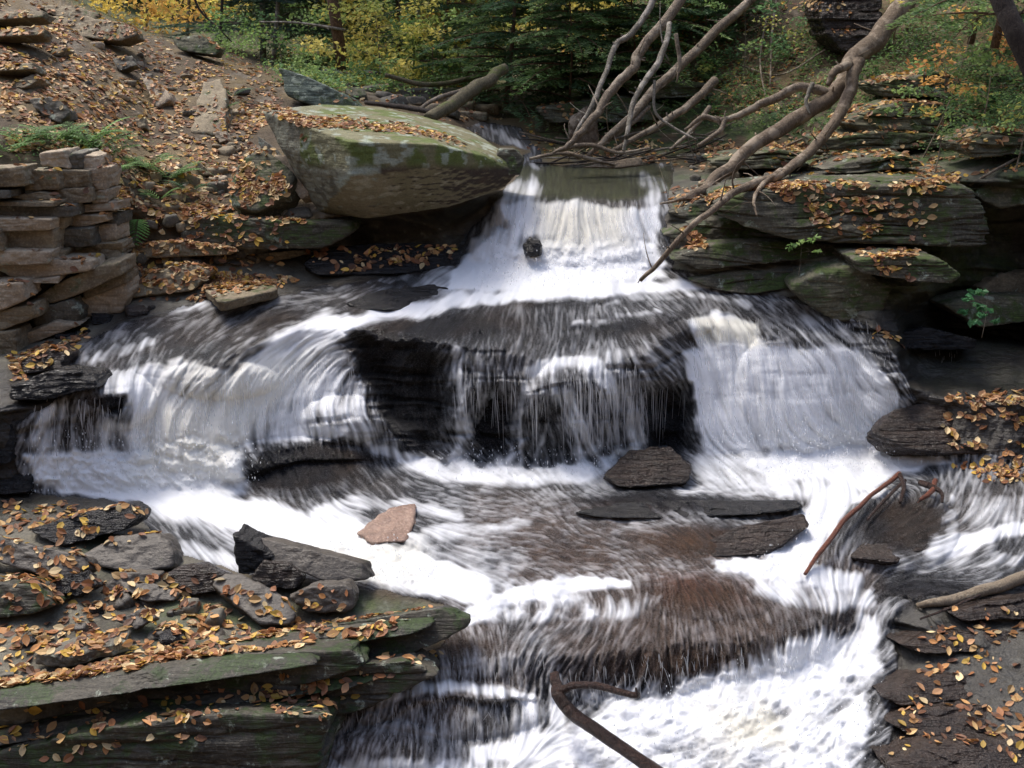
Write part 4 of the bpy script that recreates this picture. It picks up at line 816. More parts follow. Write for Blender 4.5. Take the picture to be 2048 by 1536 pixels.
def branch(name, pts, mat, parent=None, label=None, cat=None, group=None, **kw):
    V, Q, T_ = branch_arr(pts, **kw); seg = kw.get('seg', 12)
    ctr = V[:-2].reshape(-1, seg, 3).mean(1); rr_ = np.linalg.norm(V[:-2].reshape(-1, seg, 3)[:, 0] - ctr, axis=1)
    L_all = np.linalg.norm(np.diff(ctr, axis=0), axis=1).sum(); Vl, Ql, Tl, k = [V], [Q], [T_], len(V)
    for _ in range(int(L_all * 3.2) if name in ('trunk', 'limb', 'dead_branch') and mat is not M['barkwet'] and rr_.max() > .02 else 0):
        i = random.randrange(len(ctr) // 8, len(ctr) - 2); dr = Vector((random.gauss(0, 1), random.gauss(0, .6), random.gauss(.3, 1))).normalized(); l = random.choice((.05, .08, .25, .4)) * random.uniform(.6, 1.3)
        m = 5; t = np.linspace(0, 1, m)[:, None]; e = np.array(dr[:]); sg = np.array([random.gauss(0, .25), random.gauss(0, .2), random.gauss(-.1, .25)])
        pth = ctr[i] + e * t * (l + rr_[i]) + sg * t * t * l; r0 = min(rr_[i] * .4, .016)
        v, q, t3 = tube(pth, np.linspace(r0, r0 * (.75 if l < .12 else .25), m) / .64, seg=5, knob=.1); Vl.append(v); Ql.append(q + k); Tl.append(t3 + k); k += len(v)
    V, Q, T_ = np.vstack(Vl), np.vstack(Ql), np.vstack(Tl)
    o = mesh_np(name, V, Q, T_, [mat], parent)
    if label: tag(o, label, cat, group)
    return o
def twigs(name, root, parent, mat, n, spread, length, r=.012, bias=Vector((0, 0, -.3))):
    """a few side twigs along a limb path, one mesh"""
# fallen tree lying down the right bank
ft = empty('fallen_tree', G(1500, 400), 'reddish fallen tree with bare limbs lying down the right bank to the water', 'fallen tree')
branch('trunk', [(1850,-60,16.6,36),(1765,55,15.9,34),(1700,128,15.4,31),(1660,190,15.1,27),(1575,250,14.8,26),(1490,305,14.4,24),(1430,358,14.0,22),(1395,385,13.75,19),(1360,398,13.6,7),(1320,408,13.5,3)], M['barkred'], ft, knob=.2)
branch('limb', [(1715,118,15.3,22),(1700,175,15.0,22),(1668,245,14.6,19),(1612,308,14.0,18),(1565,345,13.3,16),(1480,378,12.5,14),(1420,422,12.1,12),(1370,468,12.0,10),(1322,520,12.0,9),(1282,562,12.1,7)], M['barkred'], ft, knob=.18)
branch('limb', [(1665,185,15.1,16),(1600,176,15.1,16),(1540,202,15.1,15),(1480,232,15.1,12),(1440,240,15.1,10),(1405,235,15.1,9),(1370,262,15.1,5)], M['bark'], ft, knob=.18)
branch('limb', [(1452,240,15.1,9),(1432,268,14.95,9),(1395,290,14.8,6)], M['bark'], ft)
branch('limb', [(1562,342,13.3,11),(1522,372,12.7,9),(1508,400,12.4,6),(1514,432,12.2,3)], M['barkred'], ft)
branch('limb', [(1625,165,15.0,8),(1612,200,14.9,7),(1620,228,14.8,3)], M['barkgrey'], ft)
branch('limb', [(1700,130,15.2,16),(1670,140,14.95,15),(1655,170,14.9,8)], M['barkred'], ft)
# dead tree standing tangled over the pool
dt = empty('dead_tree', G(1160, 300), 'bare grey-brown dead tree leaning over the head of the pool', 'dead tree')
branch('trunk', [(1395,-60,17.2,17),(1345,28,16.8,17),(1290,92,16.5,17),(1262,138,16.2,17),(1226,180,16,16),(1200,222,15.8,14),(1166,258,15.6,12),(1135,292,15.5,9),(1105,306,15.45,4)], M['bark'], dt, knob=.2)
branch('limb', [(1330,-40,17.7,12),(1272,58,17.3,11),(1232,88,17.1,10),(1214,140,16.8,9),(1192,196,16.4,9),(1168,236,16.2,7),(1148,270,16,5)], M['barkgrey'], dt)
branch('limb', [(1340,48,16.5,9),(1330,92,16.1,10),(1306,140,15.8,11),(1280,180,15.5,10),(1262,220,15.3,9),(1255,262,15.1,8),(1247,302,15,6)], M['barkgrey'], dt, knob=.25)
branch('limb', [(1308,160,15.7,5),(1310,222,15.5,5),(1342,252,15.4,5),(1395,280,15.2,3)], M['barkgrey'], dt)
branch('limb', [(1350,66,17,7),(1360,120,16.9,7),(1353,166,16.85,2)], M['bark'], dt)
for i, (pts, lb) in enumerate([([(1510,-10,18.3,15),(1400,98,17.7,17),(1300,190,17,15),(1222,270,16.3,12),(1176,312,16,8)], 'long straight dead pole slanting down behind the bare dead tree'),
     ([(1430,160,17.4,16),(1380,208,17,14),(1330,244,16.6,12),(1225,304,16.1,8)], 'dark dead branch lying low behind the slanting pole'),
     ([(1420,215,16.9,9),(1380,262,16.5,8),(1340,300,16.2,5)], 'short dark dead branch by the end of the fallen tree limb'),
     ([(1300,215,16.9,7),(1250,255,16.5,8),(1190,300,16.2,6)], 'thin dead branch crossing behind the pale limb'),
     ([(1120,300,15.9,9),(1180,290,16,8),(1240,305,15.9,6),(1300,296,15.9,4)], 'crooked branch lying flat along the head of the pool'),
     ([(1060,318,16.2,5),(1120,306,16.1,7),(1160,312,16,8),(1230,330,15.9,3)], 'brown root lying at the waterline of the pool')]):
    branch('dead_branch', pts, M['bark'], None, lb, 'branch', knob=.2)
for i in range(34):
    a, b = random.uniform(1080, 1420), random.uniform(272, 326); L = random.uniform(30, 90); sl = random.uniform(-.5, .25)
    Yb_ = GYd(a, b)
    branch('stick', [(a - L, b - sl * L, Yb_ - .1, 2), (a, b + random.uniform(-5, 5), Yb_ - .16, 3.2), (a + L, b + sl * L, Yb_ - .1, 2)], M[random.choice(['bark', 'barkgrey', 'barkdark'])], None,
           'dry stick in the heap of driftwood at the head of the pool', 'stick', 'sticks heaped at the head of the pool', n=4, seg=6)
g_ = G(1165, 285); hull_rock('stump', [g_ + Vector((x * .22, y * .16, z)) for x in (-1, 1) for y in (-1, 1) for z in (-.1, .38)] + [g_ + Vector((.1, 0, .6))], M['barkred'], 'knotty stump at the foot of the bare dead tree', 'stump', sub=5, rough=.03, lump=.12, p=8)
rock('log', 15.9, [(1163,335),(1205,325),(1283,313),(1286,330),(1240,336)], M['plank'], 'pale weathered split log lying at the head of the pool', 'log', lean=.6, off=(0,.15,-.03), sub=5)
branch('log', [(730,204,16.9,7),(790,212,16.6,9),(850,222,16.3,9),(868,226,16.2,7)], M['barkdark'], None, 'dark smooth log lying behind the boulder', 'log')
branch('log', [(862,242,16.1,14),(905,212,16.5,16),(950,180,17,16),(1010,138,17.6,13)], M['barkmoss'], None, 'thick mossy log propped up right behind the boulder', 'log', knob=.25, rs=1.45)
branch('log', [(838,216,16.7,6),(880,196,17.1,8),(930,178,17.6,8),(990,150,18.2,6)], M['bark'], None, 'brown log lying beyond the mossy one', 'log')
branch('log', [(770,150,19,8),(860,170,19.2,9),(960,150,19.8,8)], M['barkmoss'], None, 'far mossy log on the forest floor', 'log')
fk = empty('forked_branch', Vector(P(1140,1420,6.9).tolist()), 'wet dark forked branch jutting over the bottom falls', 'branch')
branch('limb', [(1108,1346,7.55,12),(1116,1386,7.4,17),(1142,1424,7.3,18),(1198,1464,7.15,18),(1250,1500,7.0,17),(1320,1548,6.8,19),(1400,1600,6.6,20)], M['barkwet'], fk, knob=.2, seg=16, rs=1.55)
branch('limb', [(1126,1380,7.4,13),(1152,1369,7.32,11),(1202,1374,7.2,11),(1248,1386,7.1,10),(1278,1391,7.05,10)], M['barkwet'], fk, knob=.2, seg=14, rs=1.4)
branch('twig', [(1275,1392,7.05,6),(1272,1376,7.05,3)], M['barkwet'], fk, rs=1.4)
branch('stick', [(1610,1148,.05,5),(1650,1092,.2,7),(1698,1032,.25,7),(1742,992,.2,6),(1800,948,.12,7)], M['stickred'], None, 'wet red stick poking down into the white rapids on the right', 'stick', knob=.15, rs=1.4)
sw = empty('root_stump', G(1860, 985), 'splintered brown stump caught in the right-hand rapids', 'stump')
for pts in ([(1800,950,.15,9),(1808,975,.2,9),(1800,1005,.15,6)], [(1840,965,.2,12),(1862,972,.25,12),(1882,985,.2,8),(1885,1005,.12,5)], [(1872,962,.2,10),(1860,985,.22,10),(1840,1000,.15,6)], [(1810,960,.15,6),(1760,1010,.2,6),(1735,1040,.15,4)]):
    branch('limb', pts, M['stickred'] if pts[0][0] == 1872 else M['barkwet'], sw, knob=.35)
branch('log', [(1835,1212,.06,8),(1900,1200,.08,15),(1980,1178,.08,17),(2080,1140,.1,18)], M['plank'], None, 'pale sunken log at the right edge of the lower rapids', 'log', rs=1.4)
branch('stick', [(1840,1238,.1,4),(1900,1215,.12,5),(1960,1190,.12,5)], M['barkwet'], None, 'dark thin stick lying on the sunken pale log', 'stick')
for i, (pts, lb) in enumerate([([(1550,300,.1,4),(1640,270,.15,5),(1720,300,.1,4)], 'thin pale branch arching over leaves on the right bank'), ([(1440,335,.1,5),(1530,318,.15,6),(1580,335,.1,4)], 'short stick on top of the right bank'),
     ([(1540,170,.3,3),(1545,60,.5,4),(1560,-40,.7,4)], 'thin bare stem rising in the middle of the right hillside'), ([(1532,200,.2,3),(1520,120,.4,3),(1535,20,.6,3)], 'thin brown stem just left of the bare stem on the hillside'),
     ([(1940,370,.1,4),(1990,340,.15,5),(2060,300,.1,4)], 'stick leaning at the right edge of the bank'), ([(1480,130,.2,3),(1560,150,.3,3),(1650,100,.4,3)], 'fine branch across the right hillside')]):
    branch('dead_branch', pts, M['bark'], None, lb, 'branch', n=5, seg=7)
branch('dead_branch', [(380,-30,20.5,4),(400,20,20.5,4),(440,60,20.4,3),(470,90,20.4,2)], M['barkdark'], None, 'thin dark branch hanging over the crest of the slope', 'branch', n=5, seg=7)
branch('dead_branch', [(520,44,21,3),(600,46,20.6,4),(690,60,20.3,5)], M['barkgrey'], None, 'bare horizontal branch left of the red hemlock trunk', 'branch', n=5, seg=7)
print('wood', time.time() - T0)

# ================================================================ DEAD LEAVES
from mathutils.bvhtree import BVHTree
bvh = []
Vg = XYZ.reshape(-1, 3); qs = quads.reshape(NV - 1, NU - 1, 4)[::2, ::2]
cs = np.arange(0, NV, 2); cu = np.arange(0, NU, 2); sub_ids = ids[np.ix_(cs, cu)]
Vs = XYZ[np.ix_(cs, cu)].reshape(-1, 3); n_, m_ = len(cs), len(cu); ii = np.arange(n_ * m_).reshape(n_, m_)
qq = np.stack([ii[:-1, :-1], ii[1:, :-1], ii[1:, 1:], ii[:-1, 1:]], -1).reshape(-1, 4)
allV = [Vs]; allF = qq.tolist(); base_ = len(Vs)
for o in ROCKS:
    if o.name.startswith(('backing', 'stump')): continue
    me = o.data; a = np.empty(len(me.vertices) * 3, np.float32); me.vertices.foreach_get('co', a)
    off = o.location + (o.parent.location if o.parent else Vector())
    a = a.reshape(-1, 3) + np.array(off[:]); f = np.empty(len(me.polygons) * 3, np.int32); me.polygons.foreach_get('vertices', f)
    allV.append(a); allF += (f.reshape(-1, 3) + base_).tolist(); base_ += len(a)
TREE = BVHTree.FromPolygons(np.vstack(allV).tolist(), allF)
print('bvh', time.time() - T0)
def drop(px, py, jit=.0, minz=.45, up=2.0):
    g_ = G(px, py); x, y = g_.x + random.uniform(-jit, jit), g_.y + random.uniform(-jit, jit)
    h = TREE.ray_cast(Vector((x, y, g_.z + up)), Vector((0, 0, -1)), up + 1.0)
    if h[0] is None: return None
    n = h[1]; n = n if n.z > 0 else -n
    if n.z < minz: return None
    return h[0], n
def settle(px, py, minz=.35):
    """resting place on whatever surface lies on this sight line"""
    o_ = Vector((0, 0, CAMZ)); t_ = PV(px, py, 10.0); h = TREE.ray_cast(o_, (t_ - o_).normalized(), 60)
    if h[0] is None: return None
    n = h[1] if h[1].z > 0 else -h[1]
    return (h[0], n) if n.z > minz else None
LEAFCOL = np.array([(.36,.17,.06),(.26,.11,.045),(.45,.25,.10),(.20,.09,.045),(.52,.34,.15),(.50,.32,.06),(.40,.22,.11),(.14,.07,.04),(.60,.46,.25)])
def leaf_shape(L, curl, seed):
    """a curled dead leaf: 2 x 4 strips, pointed at both ends, real thickness left to the curl"""
    rr = random.Random(seed); wd_ = L * rr.uniform(.24, .34); ts = [0, .22, .5, .78, 1]; ws = [.04, .75, 1, .62, .02]; V = []
    tw = rr.uniform(-.5, .5); bend = rr.uniform(-.3, .9) * curl
    for t, w_ in zip(ts, ws):
        z = bend * L * .5 * (t - .5) ** 2 * 2
        for s in (-1, 0, 1):
            a = tw * (t - .5); V.append(((t - .5) * L, s * wd_ * w_ * math.cos(a), z + abs(s) * wd_ * w_ * .55 * curl + s * wd_ * math.sin(a) * w_))
    F = []
    for i in range(4):
        for s in (0, 1): F.append((i * 3 + s, i * 3 + s + 1, i * 3 + s + 4, i * 3 + s + 3))
    return np.array(V), np.array(F)
SHAPES = [leaf_shape(1.0, c, i) for i, c in enumerate((.2, .35, .5, .7, .9, .4, 1.1, .6))]
def frame(n, yaw):
    n = Vector(n).normalized(); t = Vector((math.cos(yaw), math.sin(yaw), 0)); t = (t - n * t.dot(n)).normalized(); b = n.cross(t)
    return np.array([t[:], b[:], n[:]])
def scatter(polys, n, keep=None):
    out = []; tot = 0
    areas = []
    for poly, dens in polys:
        a = np.array(poly, float); x, y = a[:, 0], a[:, 1]; areas.append(abs(np.dot(x, np.roll(y, 1)) - np.dot(y, np.roll(x, 1))) / 2 * dens)
    s = sum(areas)
    for (poly, dens), ar in zip(polys, areas):
        k = int(n * ar / s); a = np.array(poly, float)
        c = RS.uniform(a.min(0), a.max(0), (k * 6 + 60, 2)); c = c[poly_mask(a, c[:, 0], c[:, 1]) > .5]
        cl = fbm(c[:, 0] / 28., c[:, 1] / 14., 0, 55, 3); c = c[cl + RS.uniform(-.16, .16, len(c)) > .47][:k]
        out += c.tolist()
    return out
LP = [([(0,60),(90,40),(300,80),(560,160),(560,230),(500,270),(640,440),(360,440),(230,480),(215,330),(0,300)], 1.0), ([(0,60),(90,40),(300,80),(560,160),(560,230),(380,300),(215,330),(0,300)], .5), ([(300,380),(700,440),(700,455),(350,445)], 1.2),
      ([(230,500),(620,500),(700,540),(420,600),(260,600),(150,680),(120,690),(250,600)], 1.3), ([(380,540),(480,545),(550,572),(440,595)], 2.2), ([(560,500),(900,485),(900,530),(640,545)], 1.1), ([(560,540),(760,520),(640,560)], 1.5), ([(20,700),(190,640),(130,740),(20,770)], 1.4),
      ([(520,222),(700,210),(930,262),(980,300),(870,285),(700,280),(600,300)], .8), ([(640,100),(950,110),(1000,240),(880,240),(720,205),(600,160)], .9),
      ([(1040,240),(1400,290),(1700,250),(1700,340),(1380,345),(1340,330),(1060,310)], .9), ([(1330,380),(1600,340),(1950,350),(1900,375),(1600,370),(1350,440)], .9), ([(1380,300),(1700,260),(2048,240),(2048,340),(1750,350),(1400,350)], 1.1),
      ([(1400,0),(1750,0),(1700,140),(1600,240),(1400,240),(1350,120)], 1.0), ([(1700,200),(2048,120),(2048,240),(1700,280)], .8), ([(1360,480),(1700,480),(1740,520),(1640,560),(1400,560)], 1.5), ([(1700,500),(1900,510),(1900,545),(1720,535)], 1.5),
      ([(1700,610),(1900,590),(2048,580),(2048,640),(1900,650),(1800,690),(1730,650)], .9), ([(1880,790),(2048,780),(2048,840),(1930,830)], 1.3), ([(1880,900),(2048,900),(2048,960),(1960,960)], .9),
      ([(1880,1250),(2048,1240),(2048,1300)], .1)]
NEAR = [([(0,1000),(130,1000),(250,1060),(150,1110),(0,1060)], 1.2), ([(0,1100),(100,1150),(350,1180),(600,1220),(800,1250),(900,1225),(850,1300),(600,1300),(350,1320),(0,1400)], 1.7), ([(160,1080),(340,1070),(340,1120),(220,1130)], .7),
        ([(300,1320),(700,1290),(700,1320),(400,1370),(0,1440),(0,1400)], 1.5), ([(80,1490),(400,1410),(650,1420),(640,1450),(420,1470),(120,1530)], 1.6), ([(600,1340),(820,1330),(780,1390),(620,1400)], .8)]
LP.append(([(-40,-40),(140,-20),(560,130),(560,165),(300,85),(90,45),(-40,65)], .9))
pts = scatter(LP, 17000)
def leaf_mesh(cands, size, jit, minz, name, label, fn=None):
    VV, FF, CC = [], [], []; k = 0
    for a, b in cands:
        h = drop(a, b, jit, minz) if fn is None else fn(a, b, minz)
        if h is None: continue
        S, F = random.choice(SHAPES); s = size * random.choice((random.uniform(.35, .7), random.uniform(.7, 1.2), random.uniform(.8, 1.35)))
        n = h[1] + Vector((random.gauss(0, .28), random.gauss(0, .28), 0))
        R_ = frame(n, random.uniform(0, 6.28)); v = (S * s) @ R_ + np.array(h[0][:]) + np.array(h[1][:]) * .008
        VV.append(v); FF.append(F + k * 15); c = LEAFCOL[min(len(LEAFCOL) - 1, int(random.random() * 9))] * random.uniform(.45, 1.15)
        CC.append(np.tile(c * 1.25, (15, 1))); k += 1
    o = mesh_np(name, np.vstack(VV), np.vstack(FF), None, [M['leaf']], None, np.vstack(CC), None, False, (0, 0, 0)); tag(o, label, 'leaf litter', kind='stuff'); print(name, k)
pts += [[random.gauss(462, 42), random.gauss(566, 11)] for _ in range(110)]
pts += [[random.uniform(560, 930), 470 + random.gauss(40, 9)] for _ in range(160)] + [[random.uniform(600, 960), random.gauss(262, 18)] for _ in range(110)]
leaf_mesh(pts, .09, .05, .35, 'leaf_litter', 'orange and tan dead leaves carpeting the banks')
leaf_mesh(scatter(NEAR, 1500), .088, .02, .35, 'leaf_litter', 'brown dead leaves packed between the stones of the near ledges')
leaf_mesh(scatter([([(1850,1240),(2048,1225),(2048,1536),(1780,1536),(1800,1400)], 1)], 190), .08, .02, .3, 'leaf_litter', 'scattered wet leaves on the dark ledges at the lower right')
EX = [([(0,1425),(300,1395),(640,1340),(900,1300),(700,1400),(640,1450),(300,1500),(0,1530)], 1.5), ([(385,545),(480,548),(545,572),(445,592)], 2.5), ([(600,500),(930,490),(920,530),(640,548)], 1.3), ([(240,500),(600,500),(560,535),(380,530),(260,560)], 1.0)]
leaf_mesh(scatter(EX[:1], 420), .085, 0, .5, 'leaf_litter', 'orange leaves lodged along the tops of the near ledges', settle)
leaf_mesh(scatter(EX[1:], 380) + [[random.gauss(465, 38), random.gauss(568, 11)] for _ in range(90)], .1, 0, .45, 'leaf_litter', 'wet orange leaves on the slabs at the water edge', settle)
# nearest leaves: one object each
lmesh = []
CN = ['rust brown', 'orange', 'tan', 'dark brown', 'pale buff', 'yellow']
CI = [1, 0, 2, 3, 8, 5]
for ci, cidx in enumerate(CI):
    for sidx in range(4):
        S, F = SHAPES[(sidx * 2 + ci) % 8]; me = bpy.data.meshes.new('fallen_leaf'); me.from_pydata((S * .085).tolist(), [], F.tolist())
        a = me.attributes.new('col', 'FLOAT_COLOR', 'POINT'); c = np.ones((15, 4), np.float32); c[:, :3] = LEAFCOL[cidx] * (.9, 1.05, 1.15, .8)[sidx]; a.data.foreach_set('color', c.ravel())
        me.materials.append(M['leaf']); lmesh.append((me, CN[ci]))
cnt = 0
spots = [q for poly, d in NEAR for q in scatter([(poly, 1)], int(d * 62))]; random.shuffle(spots)
spots += [(600,905),(1010,705),(880,705),(1258,1016),(765,798),(1715,672),(1510,1088),(1830,1030),(1850,1045),(1790,1052),(1910,565)]
for a, b in spots:
    h = drop(a, b, .0, .25)
    if h is None or cnt >= 285: continue
    me, cn = random.choice(lmesh)
    o = bpy.data.objects.new('fallen_leaf', me); COL.objects.link(o)
    n = h[1] + Vector((random.gauss(0, .3), random.gauss(0, .3), 0)); R_ = frame(n, random.uniform(0, 6.28))
    o.matrix_world = Matrix.Translation(h[0] + h[1] * .012) @ Matrix(R_.T.tolist()).to_4x4() @ Matrix.Scale(random.uniform(.8, 1.35), 4)
    where = 'one of many on the near rock ledges' if b > 990 and a < 950 else 'stuck to the wet rock amid the falls'
    tag(o, f'{cn} fallen leaf, {where}', 'leaf', f'{cn} leaves on the near ledges' if a < 950 and b > 990 else f'{cn} leaves amid the falls'); cnt += 1
print('leaves', cnt, time.time() - T0)
# ================================================================ PLANTS
def quads_leaves(C_, A_, B_, L, Wd):
    """diamond leaves: centre, long axis, side axis"""
    n = len(C_); L = np.broadcast_to(np.asarray(L, float).reshape(-1, 1), (n, 1)); Wd = np.broadcast_to(np.asarray(Wd, float).reshape(-1, 1), (n, 1))
    N_ = np.cross(A_, B_)
    V = np.stack([C_ - A_ * L, C_ + B_ * Wd - A_ * L * .1 + N_ * Wd * .35, C_ + A_ * L, C_ - B_ * Wd - A_ * L * .1 + N_ * Wd * .35], 1).reshape(-1, 3)
    return V, np.arange(n * 4).reshape(n, 4)
def runit(n, zs=1.0):
    v = RS.normal(size=(n, 3)); v[:, 2] *= zs; return v / (np.linalg.norm(v, axis=1, keepdims=True) + 1e-9)
def pal(cols, n, idx=None, j=.25):
    c = np.array(cols); k = RS.randint(0, len(c), n) if idx is None else idx % len(c)
    return np.minimum((c[k] * .86 + c[k].mean(1, keepdims=True) * .14) * 1.42, .82) * RS.uniform(1 - j, 1 + j, (n, 1))
DKG = [(.06,.11,.035),(.09,.15,.045),(.12,.19,.055),(.06,.12,.05)]
MIDG = [(.09,.17,.04),(.15,.25,.06),(.2,.3,.08),(.1,.2,.07)]
YELG = [(.32,.34,.06),(.45,.40,.06),(.22,.28,.05),(.5,.42,.08)]
YEL = [(.62,.46,.07),(.7,.5,.08),(.5,.38,.06),(.66,.36,.06)]
ORG = [(.5,.28,.06),(.45,.2,.05),(.6,.42,.08)]
def crown_blob(clumps, per, leaf, cols, flat=.45, idx=True):
    """clumps Mx4 (centre, radius): uneven clumps of separate leaves"""
    C_, K = [], []
    for i, (x, y, z, r) in enumerate(clumps):
        d = runit(per) * (RS.rand(per, 1) ** .5) * r; d[:, 2] *= flat; C_.append(np.array([x, y, z]) + d); K.append(np.full(per, RS.randint(0, 9)))
    C_ = np.vstack(C_); K = np.concatenate(K); n = len(C_)
    A_ = runit(n, .5); B_ = np.cross(A_, runit(n)); B_ /= np.linalg.norm(B_, axis=1, keepdims=True) + 1e-9
    V, Q = quads_leaves(C_, A_, B_, leaf * RS.uniform(.35, .75, n), leaf * RS.uniform(.2, .42, n))
    return V, Q, np.repeat(pal(cols, n, K), 4, axis=0)
def broad_tree(name, loc, h, r, cols, n_clump, per, leaf, label=None, cat='tree', group=None, trunk=.08, low=.25, mat='bark', lean=(0, 0), flat=.45, clump=.3):
    loc = Vector(loc); o = empty(name, loc, label, cat, group)
    top = np.array([loc.x + lean[0] * h, loc.y + lean[1] * h, loc.z + h * .95]); b0 = np.array(loc[:]) - np.array([0, 0, .2])
    pth = crom(np.array([[*b0, trunk], [*(b0 * .6 + top * .4 + np.array([.04 * h, 0, 0])), trunk * .65], [*top, trunk * .15]]), 6)
    Vs_, Qs, Ts, k = [], [], [], 0
    def add(p3, rr, seg=7):
        nonlocal k
        V, Q, T_ = tube(p3, rr, seg=seg, knob=.15, seed=k % 50); Vs_.append(V); Qs.append(Q + k); Ts.append(T_ + k); k += len(V)
    add(pth[:, :3], pth[:, 3], 9)
    cl = []
    for i in range(n_clump):
        t = low + (1 - low) * RS.rand(); b = pth[min(len(pth) - 1, int(t * (len(pth) - 1)))][:3]
        an = RS.rand() * 6.28; rr = r * (1 - .55 * abs(t - .55)) * RS.uniform(.35, 1)
        e = b + np.array([math.cos(an) * rr, math.sin(an) * rr, RS.uniform(-.05, .35) * rr])
        cl.append((*e, r * clump * RS.uniform(.6, 1.2)))
        if i % 2 == 0: add(np.array([b, (b + e) / 2 + [0, 0, .05 * rr], e]), np.array([trunk * .3, trunk * .2, trunk * .06]), 5)
    mesh_np('trunk', np.vstack(Vs_), np.vstack(Qs), np.vstack(Ts), [M[mat]], o)
    V, Q, Cc = crown_blob(cl, per, leaf, cols, flat); mesh_np('crown', V, Q, None, [M['foliage']], o, Cc, None, False)
    return o
def hemlock(loc, h, r, cols, tiers=16, per_tier=6, leaf=.06, label=None, group=None, low=.06, trunk=.09, mat='trunkred', dens=1.0, cat='tree'):
    loc = Vector(loc); o = empty('hemlock_tree', loc, label, cat, group)
    n = 12; t = np.linspace(0, 1, n); pa = np.stack([loc.x + .04 * h * np.sin(t * 3 + loc.x), loc.y + 0 * t, loc.z - .2 + t * h], 1)
    V, Q, T_ = tube(pa, trunk * (1 - .9 * t), seg=9); Vs_, Qs, Ts, k = [V], [Q], [T_], len(V)
    C_, A_, B_ = [], [], []; K = []
    for i in range(tiers):
        tt = low + (1 - low) * (i + RS.rand() * .6) / tiers; z = loc.z + tt * h; L = r * (1 - tt * .85) * 1.0
        cx = np.interp(tt, t, pa[:, 0])
        for j in range(per_tier):
            an = RS.rand() * 6.28; Lb = L * RS.uniform(.55, 1.1); d = np.array([math.cos(an), math.sin(an), 0]); s = np.array([-d[1], d[0], 0])
            m = 7; u = np.linspace(.1, 1, m); droop = RS.uniform(.12, .4)
            pth = np.array([cx, loc.y, z]) + d * (u * Lb)[:, None] + np.array([0, 0, 1]) * (.12 * u - droop * u * u)[:, None] * Lb
            V, Q, T_ = tube(pth, .018 * (1.1 - u) * (Lb / 1.2) + .003, seg=4, knob=0); Vs_.append(V); Qs.append(Q + k); Ts.append(T_ + k); k += len(V)
            nn = int(120 * Lb * dens) + 20; uu = RS.uniform(.15, 1, nn); sd_ = RS.choice([-1, 1], nn); wdt = Lb * .32 * (1.05 - uu) + .05
            off = RS.uniform(0, 1, nn) ** .7 * wdt
            c = np.array([cx, loc.y, z]) + d * (uu * Lb)[:, None] + np.array([0, 0, 1]) * ((.12 * uu - droop * uu * uu) * Lb - off * .25)[:, None] + s * (off * sd_)[:, None] + d * (off * .45)[:, None]
            a = s * sd_[:, None] * .8 + d * .6 + RS.normal(0, .25, (nn, 3)); a /= np.linalg.norm(a, axis=1, keepdims=True)
            b = np.cross(np.array([0, 0, 1.]) + RS.normal(0, .3, (nn, 3)), a); b /= np.linalg.norm(b, axis=1, keepdims=True)
            C_.append(c); A_.append(a); B_.append(b); K.append(np.full(nn, RS.randint(0, 9)))
    mesh_np('trunk', np.vstack(Vs_), np.vstack(Qs), np.vstack(Ts), [M[mat]], o)
    C_ = np.vstack(C_); n = len(C_); V, Q = quads_leaves(C_, np.vstack(A_), np.vstack(B_), leaf * RS.uniform(.7, 1.3, n), leaf * .34)
    mesh_np('crown', V, Q, None, [M['foliage']], o, np.repeat(pal(cols, n, np.concatenate(K)), 4, axis=0), None, False)
    return o
def copy_tree(o, loc, rz, s, label, group=None):
    r = o.copy(); COL.objects.link(r); r.location = loc; r.rotation_euler = (0, 0, rz); r.scale = (s, s, s * random.uniform(.9, 1.15)); r['label'] = label
    if group: r['group'] = group
    for ch in list(o.children):
        c = ch.copy(); COL.objects.link(c); c.parent = r
    return r
def GT(px, py, Y): return Vector(P(px, py, Y).tolist())

hemlock(GT(1010,222,20), 4.6, 2.3, DKG, 18, 7, .055, 'dark green young hemlock drooping over the head of the stream')
hemlock(GT(905,205,22.5), 6.5, 2.4, DKG + MIDG[:1], 18, 7, .06, 'hemlock with drooping boughs left of the one over the stream')
hemlock(GT(1175,200,20.5), 3.6, 2.0, DKG, 14, 7, .055, 'low spreading hemlock on the bank behind the dead tree')
hemlock(GT(500,118,24), 9, 2.6, [(.07,.12,.07),(.10,.16,.09),(.06,.10,.07)], 20, 7, .075, 'grey-green hemlock standing behind the crest of the slope', trunk=.13, mat='barkgrey')
hemlock(GT(618,120,27), 9, 2.6, [(.12,.17,.08),(.09,.14,.07)], 18, 6, .08, 'light green hemlock left of the red-barked trunk')
hemlock(GT(835,150,26), 10, 3, DKG + MIDG, 18, 6, .08, 'tall hemlock behind the yellow shrubs in the middle')
t_ = hemlock(GT(700,128,20.5), 12, 2.8, MIDG, 12, 5, .07, 'tall hemlock with a bare red-brown trunk in the middle of the woods', low=.42, trunk=.2)
hemlock(GT(1300,100,22), 7, 2.8, DKG, 14, 6, .07, 'hemlock high on the bank behind the tops of the dead tree', low=.2)
lt = empty('hemlock_tree', GT(2150,330,11.5), 'dark-trunked hemlock leaning in at the upper right corner', 'tree')
branch('trunk', [(2150,330,11.5,46),(2075,160,11.5,38),(2030,60,11.6,34),(1985,-40,11.8,32),(1900,-260,12,26),(1820,-480,12.2,18)], M['barkdark'], lt, seg=16, knob=.1)
hemlock(GT(2010,60,13.2), 4, 1.5, DKG, 14, 7, .045, 'young hemlock beside the dark leaning trunk', low=.0)
hemlock(GT(1930,60,17), 7, 2.6, DKG + MIDG[:2], 14, 6, .06, 'hemlock on the right hillside left of the dark trunk', low=.25)
